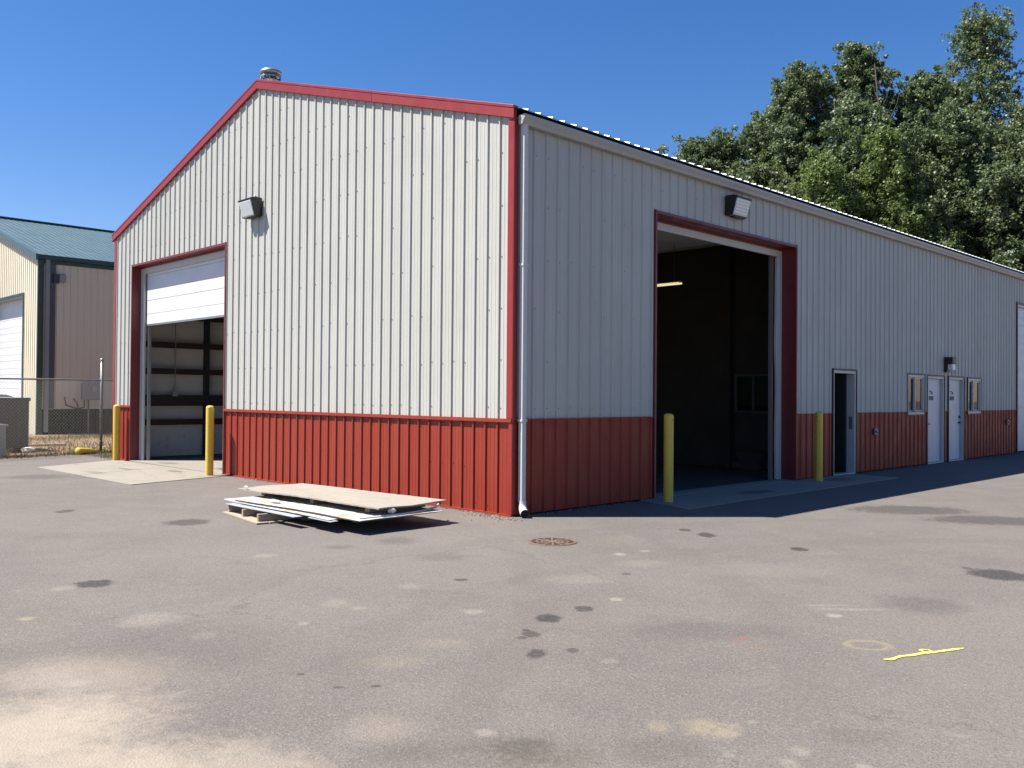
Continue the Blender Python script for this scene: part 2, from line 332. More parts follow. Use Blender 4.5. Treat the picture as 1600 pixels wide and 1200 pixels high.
def dirt_mat():
    m,nt,b=newmat('dry_dirt'); co=geo(nt)
    c=mix(nt,noise(nt,co,1.6,6,.65),(.26,.155,.085),(.50,.33,.19))
    c=mix(nt,ramp(nt,noise(nt,co,14,5,.7),.45,.7,0,.6),c,(.10,.08,.06))
    c=mix(nt,1.0,c,(K,K,K),'MULTIPLY')
    nt.links.new(c,b.inputs['Base Color']); b.inputs['Roughness'].default_value=.95
    bump(nt,b,noise(nt,co,12,5),.8,.04); return m
M['dirt']=dirt_mat()
def leaf_mat(name,a,bc,spec=.5,tr=.36):
    m,nt,b=newmat(name)
    g=N(nt,'ShaderNodeNewGeometry'); rp=g.outputs['Random Per Island']
    cr=N(nt,'ShaderNodeValToRGB'); e=cr.color_ramp.elements
    e[0].position=0; e[0].color=(*a,1); e[1].position=1; e[1].color=(*bc,1)
    nt.links.new(rp,cr.inputs[0])
    nt.links.new(cr.outputs[0],b.inputs['Base Color']); b.inputs['Roughness'].default_value=.50; b.inputs['Specular IOR Level'].default_value=spec
    t=N(nt,'ShaderNodeBsdfTranslucent'); nt.links.new(mix(nt,.5,cr.outputs[0],(.16,.22,.03)),t.inputs[0])
    mx=N(nt,'ShaderNodeMixShader'); mx.inputs[0].default_value=tr
    out=nt.nodes['Material Output']; nt.links.new(b.outputs[0],mx.inputs[1]); nt.links.new(t.outputs[0],mx.inputs[2]); nt.links.new(mx.outputs[0],out.inputs[0])
    return m
M['leaf']=leaf_mat('cottonwood_leaf',(.048,.086,.045),(.170,.215,.112),.42)
M['leaf_b']=leaf_mat('olive_leaf',(.048,.080,.036),(.172,.208,.098),.42)
M['leaf_light']=leaf_mat('light_leaf',(.080,.130,.030),(.155,.205,.065),.4)
M['weed']=leaf_mat('dry_weed',(.13,.09,.05),(.30,.22,.13),.2,.1)
M['weed_green']=leaf_mat('green_weed',(.06,.09,.02),(.20,.20,.06),.2)

# ------------------------------------------------------------------ ground
g=MB(); S=420
g.quad((-S,-S,0),(S,-S,0),(S,S,0),(-S,S,0)); tag(g.build('asphalt_lot',M['asphalt']),kind='structure')
g=MB()
g.quad((-15.45,-3.2,.004),(-15.9,.9,.004),(-17.6,6,.004),(-17.6,40,.004)); g.quad((-15.45,-3.2,.004),(-17.6,40,.004),(-27,40,.004),(-27,-3.6,.004))
tag(g.build('dirt_strip',M['dirt']),kind='structure')
g=MB()
def slab(a,b,c,d,z): g.hexa([(*a,-.05),(*b,-.05),(*c,-.05),(*d,-.05),(*a,z),(*b,z),(*c,z),(*d,z)])
slab((-12.95,-.16),(-11.9,-2.2),(-9.55,-2.17),(-10.36,-.105),.012); slab((-10.345,-.105),(-9.535,-2.17),(-7.15,-2.14),(-7.72,-.05),.011)
g.box(-12.5,-8.03,-.06,1.9,-.05,.018)
tag(g.build('concrete_apron',M['concrete']),kind='structure')
g=MB(); g.hexa([(.0,2.72,-.05),(1.12,2.40,-.05),(1.07,4.0,-.05),(0,4.0,-.05),(.0,2.72,.012),(1.12,2.40,.010),(1.07,4.0,.010),(0,4.0,.012)])
g.box(.0,1.07,4.015,9.77,-.05,.012); g.box(-.35,-.002,3.10,7.53,-.05,.016)
tag(g.build('concrete_apron',M['concrete']),kind='structure')

# ------------------------------------------------------------------ warehouse
W=13.6; L=30.0; XR=-6.8; EZ=5.39; SL=.296
def zr(x): return EZ+SL*(6.8-abs(x-XR))
WH=.0
house=empty('warehouse','large white and red steel warehouse with two open overhead doors','warehouse')
PITCH=.24
def prof(a,b,phase=0,minor=True,h=.023):
    pts=[]
    k0=int(math.floor((a-phase)/PITCH))-1; k1=int(math.ceil((b-phase)/PITCH))+1
    for k in range(k0,k1+1):
        c=phase+k*PITCH
        pts+=[(c-.022,0),(c-.011,h),(c+.011,h),(c+.020,0)]
        if minor:
            for q in (.082,.158): pts+=[(c+q-.013,0),(c+q-.005,.0035),(c+q+.005,.0035),(c+q+.013,0)]
    xs=[p[0] for p in pts]; hs=[p[1] for p in pts]
    out=[(a,float(np.interp(a,xs,hs)))]+[p for p in pts if a<p[0]<b]+[(b,float(np.interp(b,xs,hs)))]
    return out
def panel(mb,P,a,b,z0,z1,phase=0,brk=(),m=0,minor=True):
    pts=prof(a,b,phase,minor)
    for q in brk:
        if a<q<b:
            xs=[p[0] for p in pts]; hs=[p[1] for p in pts]; pts.append((q,float(np.interp(q,xs,hs)))); pts.sort()
    f=z1 if callable(z1) else (lambda t:z1)
    for (t0,h0),(t1,h1) in zip(pts,pts[1:]):
        mb.quad(P(t0,h0,z0),P(t1,h1,z0),P(t1,h1,f(t1)),P(t0,h0,f(t0)),m)
PG=lambda t,h,z:(t,-h,z)
PS=lambda t,h,z:(h,t,z)
HW=1.272
GX0,GX1,GDZ=-12.55,-8.00,4.50       # gable door opening
PH=-.047
mb=MB(); top=lambda x: zr(x)-.07
panel(mb,PG,-W,GX0,HW,top,PH); panel(mb,PG,GX0,GX1,GDZ,top,PH); panel(mb,PG,GX1,0,HW,top,PH,(XR,))
def screws(mb,P,a,b,zs,phase,skip,topf=None,s=.006):
    k=int(math.ceil((a-phase)/PITCH))
    while phase+k*PITCH<b:
        for z in zs:
            for off in (.045,):
                t=phase+k*PITCH+off
                if t>b-.02 or skip(t,z) or (topf and z>topf(t)-.15): continue
                zz=z+random.uniform(-.02,.02)
                if random.random()<.45: continue
                c=[P(t+du*s,h,zz+dv*s) for h in (.0,.008) for du,dv in ((-1,-1),(1,-1),(1,1),(-1,1))]
                mb.hexa(c,1)
        k+=1
screws(mb,PG,-W,0,(1.42,2.05,2.75,3.45,4.15,4.85,5.5,6.1,6.7),PH,lambda t,z:GX0-.05<t<GX1+.05 and z<GDZ+.05,top)
mb.build('gable_wall',[M['white_siding'],M['screw']],house)
# flashing ledge on top of the red panels and base trim
for a,b in ((-W,GX0-.02),(GX1+.02,-.0)):
    mb=MB(); panel(mb,PG,a,b,.02,HW,PH); screws(mb,PG,a,b,(.12,.62,1.14),PH,lambda t,z:False,None,.005)
    mb.box(a,b,-.040,.0,HW-.004,HW+.012); mb.box(a,b,-.044,-.036,HW-.035,HW-.004)
    mb.box(a,b,-.034,.0,.0,.022)
    mb.build('gable_wainscot',[M['red_siding'],M['red_trim']],house)

# side wall openings: (y0,y1,z0,z1)
OP=[(3.08,7.55,0,4.46),(9.10,10.17,0,2.16),(12.86,13.89,1.20,2.15),(14.05,15.17,0,2.14),(15.44,16.55,0,2.14),(16.81,17.83,1.19,2.13),(20.93,25.5,0,4.44)]
mb=MB(); mr=MB(); y=0.0
PHS=.11; EV=5.27
for (a,b,z0,z1) in OP:
    panel(mb,PS,y,a,HW,EV,PHS); panel(mr,PS,y,a,.02,HW,PHS)
    panel(mb,PS,a,b,z1,EV,PHS)
    if z0>0: panel(mr,PS,a,b,.02,z0,PHS)
    y=b
panel(mb,PS,y,L,HW,EV,PHS); panel(mr,PS,y,L,.02,HW,PHS)
def sk(t,z): return any(a-.05<t<b+.05 and z0-.05<z<z1+.06 for a,b,z0,z1 in OP)
screws(mb,PS,0,L,(1.42,2.05,2.75,3.45,4.15,4.85),PHS,sk)
screws(mr,PS,0,L,(.12,.62,1.14),PHS,sk,None,.005)
mb.build('side_wall',[M['white_siding_side'],M['screw']],house)
yy=0.0
for (a,b,z0,z1) in OP:
    if z0==0:
        mr.box(0,.034,yy+.02,a-.04,HW-.004,HW+.010); yy=b+.04
mr.box(0,.034,yy,L,HW-.004,HW+.010)
mr.build('side_wainscot',[M['red_siding_side'],M['screw']],house)
# far walls (rear gable and left side)
mb=MB(); panel(mb,lambda t,h,z:(t,L+h,z),-W,0,0,top,PH,(XR,),0,False); mb.build('rear_wall',M['white_siding'],house)
mb=MB(); panel(mb,lambda t,h,z:(-W-h,t,z),0,L,HW,EV,PHS,(),0,False); panel(mb,lambda t,h,z:(-W-h,t,z),0,L,0,HW,PHS,(),1,False)
mb.build('far_side_wall',[M['white_siding'],M['red_siding']],house)
# roof
mb=MB(); ypts=prof(-.03,L+.05,PHS,False,.024)
ypts=[(a,b*.75) for a,b in ypts]
for (y0,h0),(y1,h1) in zip(ypts,ypts[1:]):
    for xa,xb in ((XR,.135),(XR,-W-.135)):
        za,zb=zr(xa),zr(xb)
        mb.quad((xa,y0,za+h0),(xb,y0,zb+h0),(xb,y1,zb+h1),(xa,y1,za+h1))
        mb.quad((xb,y0,zb+h0),(xb,y0,zb-.012),(xb,y1,zb-.012),(xb,y1,zb+h1))
roof=mb.build('roof',M['roof_metal'],house)
mb=MB(); 
for s in (1,-1):
    mb.hexa([(XR,-.03,zr(XR)+.028),(XR+s*.2,-.03,zr(XR+.2)+.028),(XR+s*.2,L,zr(XR+.2)+.028),(XR,L,zr(XR)+.028),(XR,-.03,zr(XR)+.045),(XR+s*.2,-.03,zr(XR+.2)+.032),(XR+s*.2,L,zr(XR+.2)+.032),(XR,L,zr(XR)+.045)])
mb.build('ridge_cap',M['red_trim'],roof)
# flue on the ridge
mb=MB(); cx,cy=-7.72,.75
mb.lathe((cx,cy,0),[(.135,7.1),(.135,7.82),(.145,7.82),(.145,7.85),(.135,7.85),(.13,7.89),(.0,7.89)],24)
for a in range(4):
    an=a*PI/2+.5; mb.box(cx+.13*math.cos(an)-.01,cx+.13*math.cos(an)+.01,cy+.13*math.sin(an)-.01,cy+.13*math.sin(an)+.01,7.86,7.99)
for a in range(4):
    an=a*PI/2+.95; mb.box(cx+.185*math.cos(an)-.01,cx+.185*math.cos(an)+.01,cy+.185*math.sin(an)-.01,cy+.185*math.sin(an)+.01,7.76,7.93)
mb.lathe((cx,cy,0),[(.19,7.88),(.195,7.91),(.185,7.92),(.18,7.89),(.19,7.88)],24)
mb.lathe((cx,cy,0),[(.205,7.95),(.215,7.965),(.215,8.0),(.185,8.03),(.08,8.06),(.0,8.065)],24); mb.lathe((cx,cy,0),[(.205,7.95),(.0,7.97)],24)
mb.build('flue_vent',M['galv'],roof,True)
# rake trim
mb=MB()
def rake(x0,x1,dy=0):
    a,b=(x0,x1)
    z0,z1=zr(a),zr(b)
    mb.hexa([(a,-.058-dy,z0-.145),(b,-.058-dy,z1-.145),(b,.0,z1-.145),(a,.0,z0-.145),(a,-.058-dy,z0-.012),(b,-.058-dy,z1-.012),(b,.0,z1-.012),(a,.0,z0-.012)])
    mb.hexa([(a,-.064-dy,z0-.012),(b,-.064-dy,z1-.012),(b,.03,z1-.012),(a,.03,z0-.012),(a,-.064-dy,z0+.03),(b,-.064-dy,z1+.03),(b,.03,z1+.03),(a,.03,z0+.03)])
rake(-W-.14,-10.2); rake(-10.2,XR,.002); rake(XR,-3.16,.003); rake(-3.16,.02)
mb.build('rake_trim',M['red_trim'],house,False,.004)
mb=MB()
mb.box(-.105,.0,-.034,-.0,HW+.013,EV-.02); mb.box(.0,.014,-.034,.05,HW+.013,EV-.02)
mb.box(-.06,.0,-.032,-.0,.022,HW-.036); mb.box(.0,.012,-.032,.046,.022,HW-.005)
mb.build('corner_trim',M['red_trim'],house,False,.004)
mb=MB(); mb.box(-W-.03,-W+.09,-.034,-.0,.0,EV-.0)
mb.build('corner_trim',M['red_trim'],house,False,.004)
# gutter (K style)
mb=MB(); gp=[(.036,5.285),(.036,5.165),(.105,5.165),(.118,5.205),(.150,5.245),(.150,5.290),(.138,5.290),(.138,5.250),(.106,5.212),(.098,5.177),(.048,5.177),(.048,5.285)]
mb.prism(gp,lambda p,t:(p[0],t,p[1]),.03,L,0)
mb.prism([(.036,5.285),(.036,5.165),(.105,5.165),(.118,5.205),(.150,5.245),(.150,5.290)],lambda p,t:(p[0],t,p[1]),.018,.030,0)
mb.build('gutter',M['gutter'],house)
mb=MB(); mb.box(-W-.15,-W-.02,-.02,L,5.17,5.285); mb.build('gutter',M['downspout'],house)
# downspout: rounded square pipe with kicked out shoe
mb=MB(); pp=[(.045,.055),(.108,.055),(.115,.062),(.115,.123),(.108,.13),(.045,.13)]
mb.prism(pp,lambda p,t:(p[0],p[1],t),.20,5.17)
for z in (1.25,3.3): mb.box(.033,.119,.045,.14,z,z+.03)
ds=mb.build('downspout',M['downspout'],house)
mb=MB(); mb.tube([(.086,.095,.215),(.086,.095,.17),(.095,.090,.125),(.128,.068,.088),(.175,.035,.068),(.225,.002,.056)],[.047,.049,.053,.054,.056,.060],14,0,False)
mb.build('downspout_shoe',M['downspout'],ds,True)
mb=MB(); mb.tube([(.205,.015,.061),(.222,.004,.057)],.054,14); mb.build('mouth_shade_plug',M['black'],ds)  # black plug, its colour stands in for the shade inside the spout

# overhead door surrounds
def surround(P,a,b,z,depth,name):
    """P(t,d,z): t along wall, d outward"""
    mb=MB()
    def bx(t0,t1,d0,d1,z0,z1):
        mb.hexa([P(t0,d0,z0),P(t1,d0,z0),P(t1,d1,z0),P(t0,d1,z0),P(t0,d0,z1),P(t1,d0,z1),P(t1,d1,z1),P(t0,d1,z1)])
    bx(a-.03,a+.012,-depth,.038,.0,z+.045); bx(b-.012,b+.03,-depth,.038,.0,z+.045); bx(a+.012,b-.012,-depth,.038,z-.012,z+.035)
    bx(a+.012,b-.012,-depth,-depth+.02,z-.05,z-.012)
    mb.build(name,M['maroon_trim'],house,False,.003)
    mb=MB()
    bx(a-.1,a+.20,-depth-.05,-depth-.003,.0,z+.02); bx(b-.13,b+.1,-depth-.05,-depth-.003,.0,z+.02)
    bx(a+.20,b-.13,-depth-.05,-depth-.003,z-.17,z+.02)
    mb.build('door_jamb',M['white_trim'],house)
PGd=lambda t,d,z:(t,-d,z)
PSd=lambda t,d,z:(d,t,z)
surround(PGd,GX0,GX1,GDZ,.17,'door_trim'); 
surround(PSd,3.08,7.55,4.46,.27,'door_trim')
# loose vinyl weather strip on the side door, slightly bulged
mb=MB(); zs=np.linspace(.03,4.28,24)
for z0,z1 in zip(zs,zs[1:]):
    f=lambda z: .05*math.exp(-((z-2.6)/.5)**2)+.015*math.sin(z*2.1)
    y0,y1=7.36-f(z0),7.36-f(z1)
    mb.hexa([(-.315,y0,z0),(-.27,y0,z0),(-.27,7.42,z0),(-.315,7.42,z0),(-.315,y1,z1),(-.27,y1,z1),(-.27,7.42,z1),(-.315,7.42,z1)])
mb.build('weather_strip',M['white_trim'],house)
# tracks
mb=MB()
mb.box(-12.31,-12.27,.25,.32,0,4.9); mb.build('door_track',M['galv'],house); mb=MB(); mb.box(-8.14,-8.10,.25,.32,0,4.9); mb.build('door_track',M['galv'],house)
for bb in ((-.42,-.34,3.20,3.24,0,4.7),(-.42,-.34,7.30,7.34,0,4.3),(-4.9,-.5,7.38,7.42,4.66,4.72),(-4.9,-.5,3.17,3.21,4.66,4.72)):
    mb=MB(); mb.box(*bb); mb.build('door_track',M['galv'],house)
# partly raised sectional door in the gable
def sectional(P,a,b,z0,z1,sec,name,parent,mat,off=0):
    mb=MB(); z=z0
    while z<z1-.01:
        zt=min(z+sec,z1)
        def bx(t0,t1,d0,d1,za,zb,m=0):
            mb.hexa([P(t0,d0,za),P(t1,d0,za),P(t1,d1,za),P(t0,d1,za),P(t0,d0,zb),P(t1,d0,zb),P(t1,d1,zb),P(t0,d1,zb)],m)
        zz=z+.006
        h=(zt-.006-zz)
        # section face with two pressed lines
        for q0,q1,dd in ((0,.42,.045),(.42,.44,.036),(.44,1,.045)):
            bx(a,b,0,dd,zz+h*q0,zz+h*q1)
        bx(a,b,0,.030,zt-.006,zt+.006)
        z=zt
    return mb.build(name,mat,parent)
gd=sectional(lambda t,d,z:(t,.27-d,z),-12.30,-8.07,3.16,4.75,.55,'overhead_door',house,M['door_white'])
mb=MB(); mb.box(-12.30,-8.07,.225,.27,3.125,3.163); mb.build('bottom_seal',M['galv'],gd)
mb=MB(); mb.box(-12.30,-8.07,.6,2.6,4.93,4.97); mb.build('raised_section',M['door_white'],gd)
od=MB()
for k in range(8): od.box(-.55-.55*k-.54,-.55-.55*k,3.24,7.36,4.70,4.745)
od.build('overhead_door',M['door_white'],house)
fd=sectional(lambda t,d,z:(-.10+d,t,z),20.98,25.45,.03,4.34,.54,'overhead_door',house,M['door_white'])
mb=MB(); mb.box(-.06,.035,20.90,20.98,0,4.47); mb.box(-.06,.035,25.45,25.53,0,4.47); mb.box(-.06,.035,20.98,25.45,4.40,4.47); mb.build('door_trim',M['dark_trim'],house)
mb=MB(); mb.box(-.1,.02,20.98,25.45,4.34,4.40); mb.build('door_jamb',M['white_trim'],house)

# personnel doors
def ring(mb,y0,y1,z0,z1,w,x0,x1,bottom=False,m=0):
    mb.box(x0,x1,y0,y0+w,z0,z1,m); mb.box(x0,x1,y1-w,y1,z0,z1,m); mb.box(x0,x1,y0+w,y1-w,z1-w,z1,m)
    if bottom: mb.box(x0,x1,y0+w,y1-w,z0,z0+w,m)
def mandoor(y0,y1,z1,openleaf,side):
    mb=MB(); ring(mb,y0-.02,y1+.02,.0,z1+.03,.035,-.02,.034); mb.build('door_trim',M['dark_trim'],house)
    mb=MB(); ring(mb,y0+.015,y1-.015,.0,z1-.005,.055,-.16,.016); mb.box(-.16,.02,y0+.07,y1-.07,0,.025); mb.build('door_frame',M['white_trim'],house)
    a,b=y0+.074,y1-.074
    if openleaf:
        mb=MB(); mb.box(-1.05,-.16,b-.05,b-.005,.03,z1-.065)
        lf=mb.build('door',M['dump'],house)  # white leaf given a dark colour that stands in for the interior shade
        mb=MB(); 
        mb.lathe((0,0,0),[(0,0),(0,0)],3)
        mb=MB(); mb.tube([(-.985,b-.05,.98),(-.985,b-.10,.98),(-.88,b-.10,.975)],.013,8); mb.tube([(-.985,b-.052,.98),(-.985,b-.065,.98)],.032,10)
        mb.build('handle',M['galv'],lf,True)
        mb=MB(); mb.tube([(-.985,b-.052,1.14),(-.985,b-.085,1.14)],.03,10); mb.build('deadbolt',M['galv'],lf,True)
        mb=MB(); mb.box(-.11,-.03,y1-.0745,y1-.070,.93,1.2); mb.build('strike_plate',M['galv'],lf)
    else:
        mb=MB(); mb.box(-.105,-.06,a,b-.012,.03,z1-.068); lf=mb.build('door',M['door_white'],house,False,.003)
        h=b-.085 if side>0 else a+.07
        s=-1 if side>0 else 1
        mb=MB(); mb.tube([(-.06,h,.97),(-.01,h,.97),(-.005,h+s*.03,.97),(-.005,h+s*.11,.965)],.012,8); mb.tube([(-.062,h,.97),(-.048,h,.97)],.035,12); mb.build('handle',M['bronze'],lf,True)
        mb=MB(); mb.tube([(-.062,h,1.12),(-.03,h,1.12)],.03,12); mb.build('deadbolt',M['bronze'],lf,True)
        # small worn stencil: a mark over a short row of blurred characters
        mb=MB(); yc=a+.36; zc=1.66
        def px(u,v,w,hh): mb.box(-.0605,-.057,yc+u,yc+u+w,zc+v,zc+v+hh)
        px(-.10,.10,.13,.022); px(-.05,.03,.022,.07); px(.03,.03,.022,.07); px(.055,.055,.03,.045); px(.085,.03,.022,.07)
        px(-.22,-.09,.022,.10)
        for k in range(4):
            u=-.12+.075*k; px(u,-.11,.02,.10); px(u+.04,-.11,.02,.10); px(u+.02,-.03 if k%2 else -.11,.02,.02); px(u+.02,-.07,.02,.016)
        mb.build('sign_lettering',M['lettering'],lf)
mandoor(9.10,10.17,2.16,True,1); mandoor(14.05,15.17,2.14,False,-1); mandoor(15.44,16.55,2.14,False,1)
# sliding windows
def window(y0,y1,z0,z1,P=None,par=None):
    mb=MB(); ring(mb,y0-.015,y1+.015,z0-.015,z1+.03,.03,-.02,.033,True); mb.build('window_trim',M['dark_trim'],par)
    mb=MB(); ring(mb,y0+.012,y1-.012,z0+.012,z1-.005,.055,-.08,.022,True); fr=mb.build('window',M['white_trim'],par)
    ym=(y0+y1)/2; zt=z1-.06; zb=z0+.067
    mb=MB(); ring(mb,y0+.067,ym+.02,zb,zt,.035,-.07,-.04,True); mb.build('sash',M['white_trim'],fr)
    mb=MB(); ring(mb,ym-.02,y1-.067,zb,zt,.04,-.038,-.006,True); mb.build('sash',M['white_trim'],fr)
    mb=MB(); mb.box(-.058,-.052,y0+.10,ym-.015,zb+.035,zt-.035); mb.build('pane',M['glass'],fr)
    mb=MB(); mb.box(-.024,-.018,ym+.02,y1-.107,zb+.04,zt-.04); mb.build('pane',M['glass'],fr)
window(12.86,13.89,1.20,2.15,None,house); window(16.81,17.83,1.19,2.13,None,house)
# interior
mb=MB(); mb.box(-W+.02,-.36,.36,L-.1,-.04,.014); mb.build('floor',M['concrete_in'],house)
mb=MB(); mb.box(-13.46,-13.40,.06,L-.1,.80,5.1); mb.box(-13.46,-13.40,.06,9.4,.02,.80,1)
mb.build('wall_liner',[M['liner'],M['poly']],house)
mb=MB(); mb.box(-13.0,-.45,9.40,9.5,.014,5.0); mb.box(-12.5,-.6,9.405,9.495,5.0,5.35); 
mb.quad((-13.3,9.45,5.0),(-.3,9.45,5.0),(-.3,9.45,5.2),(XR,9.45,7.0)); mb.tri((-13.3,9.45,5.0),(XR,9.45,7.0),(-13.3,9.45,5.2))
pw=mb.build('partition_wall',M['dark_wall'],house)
mb=MB(); mb.box(-2.55,-.5,9.36,9.40,.02,.12); mb.build('baseboard',M['ceiling'],pw)
mb=MB(); mb.box(-2.62,-2.50,9.30,9.398,.02,4.9); mb.build('partition_post',M['dark_wall'],pw)
mb=MB()
for (a,b,c,d) in ((-2.40,-2.35,1.24,2.10),(-1.53,-1.48,1.24,2.10),(-1.965,-1.915,1.29,2.05)): mb.box(a,b,9.34,9.398,c,d)
mb.box(-2.35,-1.53,9.34,9.398,1.24,1.29); mb.box(-2.35,-1.53,9.34,9.398,2.05,2.10)
iw=mb.build('interior_window',M['dim_frame'],pw)
mb=MB(); mb.box(-2.35,-1.53,9.375,9.385,1.29,2.05); mb.build('pane',M['glass'],iw)
# office ceiling and rear enclosure so the office stays dark
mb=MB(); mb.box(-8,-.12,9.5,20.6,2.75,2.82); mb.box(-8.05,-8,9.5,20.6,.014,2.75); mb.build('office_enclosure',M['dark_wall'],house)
# ceiling liner and rafters
mb=MB()
for s in (1,-1):
    x1=XR+s*6.7
    mb.hexa([(XR,.08,zr(XR)-.30),(x1,.08,zr(x1)-.30),(x1,L-.1,zr(x1)-.30),(XR,L-.1,zr(XR)-.30),(XR,.08,zr(XR)-.27),(x1,.08,zr(x1)-.27),(x1,L-.1,zr(x1)-.27),(XR,L-.1,zr(XR)-.27)])
mb.build('ceiling_liner',M['ceiling'],house)
for yb in (2.6,8.2):
    mb=MB()
    for s in (1,-1):
        x1=XR+s*6.5
        mb.hexa([(XR,yb-.09,zr(XR)-.75),(x1,yb-.09,zr(x1)-.95),(x1,yb+.09,zr(x1)-.95),(XR,yb+.09,zr(XR)-.75),(XR,yb-.09,zr(XR)-.31),(x1,yb-.09,zr(x1)-.31),(x1,yb+.09,zr(x1)-.31),(XR,yb+.09,zr(XR)-.31)])
    mb.build('rafter',M['beam'],house)
for (z0,z1) in ((.79,.93),(1.26,1.385),(2.04,2.18),(2.69,2.83),(3.4,3.54),(4.1,4.24)):
    mb=MB(); mb.box(-13.40,-13.24,.1,9.3,z0,z1); mb.build('girt',M['steel_red'],house)
mb=MB(); mb.box(-13.399,-13.23,.1,9.3,1.387,1.53); mb.build('girt',M['beam'],house)
mb=MB(); mb.box(-13.39,-13.22,2.12,2.21,.014,5.1); mb.build('column',M['beam'],house)
mb=MB(); mb.tube([(-13.21,1.31,1.62),(-13.21,1.31,4.6)],.012,6); mb.box(-13.27,-13.19,1.24,1.38,1.50,1.62); mb.build('conduit',M['galv'],house)

# fluorescent fixture
fl=empty('fluorescent_light','lit twin tube fluorescent fixture hanging inside the dark side doorway','ceiling light',(-3.4,7.0,3.9))
mb=MB(); mb.box(-1.2,1.18,-.07,.07,.035,.06); 
for xx in (-1,1): mb.tube([(xx,0,.08),(xx,0,2.0)],.006,5)
mb.build('fixture_body',M['dim_frame'],fl)
for yy in (-.055,.055):
    mb=MB(); mb.tube([(-1.15,yy,.012),(1.15,yy,.012)],.019,8); mb.build('fluorescent_tube',M['tube'],fl)
bi=MB(); bi.hexa([(-1.95,8.85,.015),(-1.5,8.85,.015),(-1.5,9.25,.015),(-1.95,9.25,.015),(-2.0,8.8,.36),(-1.45,8.8,.36),(-1.45,9.3,.36),(-2.0,9.3,.36)]); bi.box(-2.02,-1.43,8.78,9.32,.36,.39)
tag(bi.build('storage_bin',pm('bin_blue',(.035,.045,.06),.5)),'small dark grey storage bin on the floor under the interior window','bin')

# wall lamps
def wall_pack(loc,rz,label):
    r=empty('wall_lamp',label,'wall lamp',loc,rz,'wall pack lamps over the doors')
    w=.235
    fn=lambda p,t:(t,-p[0],p[1])
    mb=MB(); sidep=[(0,-.165),(.145,-.165),(.222,.125),(.235,.125),(.235,.15),(.16,.172),(0,.172)]
    mb.prism(sidep,fn,-w,-w+.018); mb.prism(sidep,fn,w-.018,w)
    mb.prism([(0,-.165),(.035,-.165),(.035,.172),(0,.172)],fn,-w+.018,w-.018)
    mb.prism([(.035,.145),(.238,.122),(.245,.148),(.16,.176),(.035,.176)],fn,-w-.004,w+.004)
    mb.prism([(.035,-.185),(.115,-.185),(.115,-.155),(.035,-.155)],fn,-w*.5,w-.02)
    mb.build('housing',M['bronze'],r,False,.004)
    mb=MB(); mb.prism([(.04,-.155),(.160,-.155),(.232,.10),(.232,.122),(.04,.14)],fn,-w+.02,w-.02); mb.build('lens',M['lens'],r,False,.012)
    mb=MB(); mb.tube([(.06,-.05,.17),(.06,-.05,.235)],.02,10); mb.tube([(.06,-.05,.205),(.06,-.05,.225)],.03,8); mb.tube([(.10,-.06,.17),(.10,-.06,.20)],.018,8); mb.build('photocell',M['galv'],r,True)
    return r
wall_pack((-6.84,-.021,5.02),0,'black wall lamp casting a shadow on the sunlit white gable')
wall_pack((.021,5.28,4.865),PI/2,'black wall lamp above the open overhead door on the shaded wall')
r=empty('wall_lamp','small black wall lamp between the two white doors','wall lamp',(.021,15.27,2.44),PI/2)
mb=MB(); mb.box(-.12,.12,-.06,0,-.19,.19); mb.box(-.12,.14,-.20,-.06,.02,.19); mb.build('housing',M['bronze'],r,False,.006)
mb=MB(); mb.box(-.08,.11,-.19,-.06,-.14,.02); mb.build('lens',M['lens'],r,False,.02)
def outlet(y,z,label):
    r=empty('outlet_box',label,'outlet box',(.02,y,z),PI/2)
    mb=MB(); mb.box(-.055,.055,-.045,0,-.075,.06); mb.build('box_body',M['galv'],r,False,.008)
    mb=MB(); mb.tube([(-.02,-.045,.0),(-.02,-.075,.0)],.035,12); mb.tube([(.05,-.03,-.05),(.05,-.05,-.05)],.02,8); mb.tube([(0,-.02,.06),(0,-.02,.10)],.012,8); mb.build('outlet_cover',M['galv'],r,True)
outlet(11.07,.865,'round grey outlet box on red panels right of the open personnel door')
outlet(20.0,.93,'small outlet box on red panels near the far overhead door')

# bollards
def bollard(x,y,h,mat,label):
    r=.074
    mb=MB(); mb.lathe((0,0,0),[(r,.0),(r,h-.03),(r*.97,h-.012),(r*.80,h+.006),(r*.45,h+.016),(0,h+.02)],28)
    o=mb.build('bollard',mat,None,True); o.location=(x,y,.010); tag(o,label,'bollard','yellow bollards at the doors'); return o
bollard(-12.86,-.22,1.27,M['bollard_paint'],'yellow bollard at the left corner of the gable, next to the fence')
bollard(-7.93,-.34,1.32,M['bollard_paint'],'yellow bollard in sun right of the half raised gable door')
bollard(.42,2.88,1.31,M['bollard_paint'],'yellow bollard in shade at the near side of the dark side doorway')
bollard(.34,7.85,1.30,M['bollard_paint'],'yellow bollard in shade between side doorway and open personnel door')

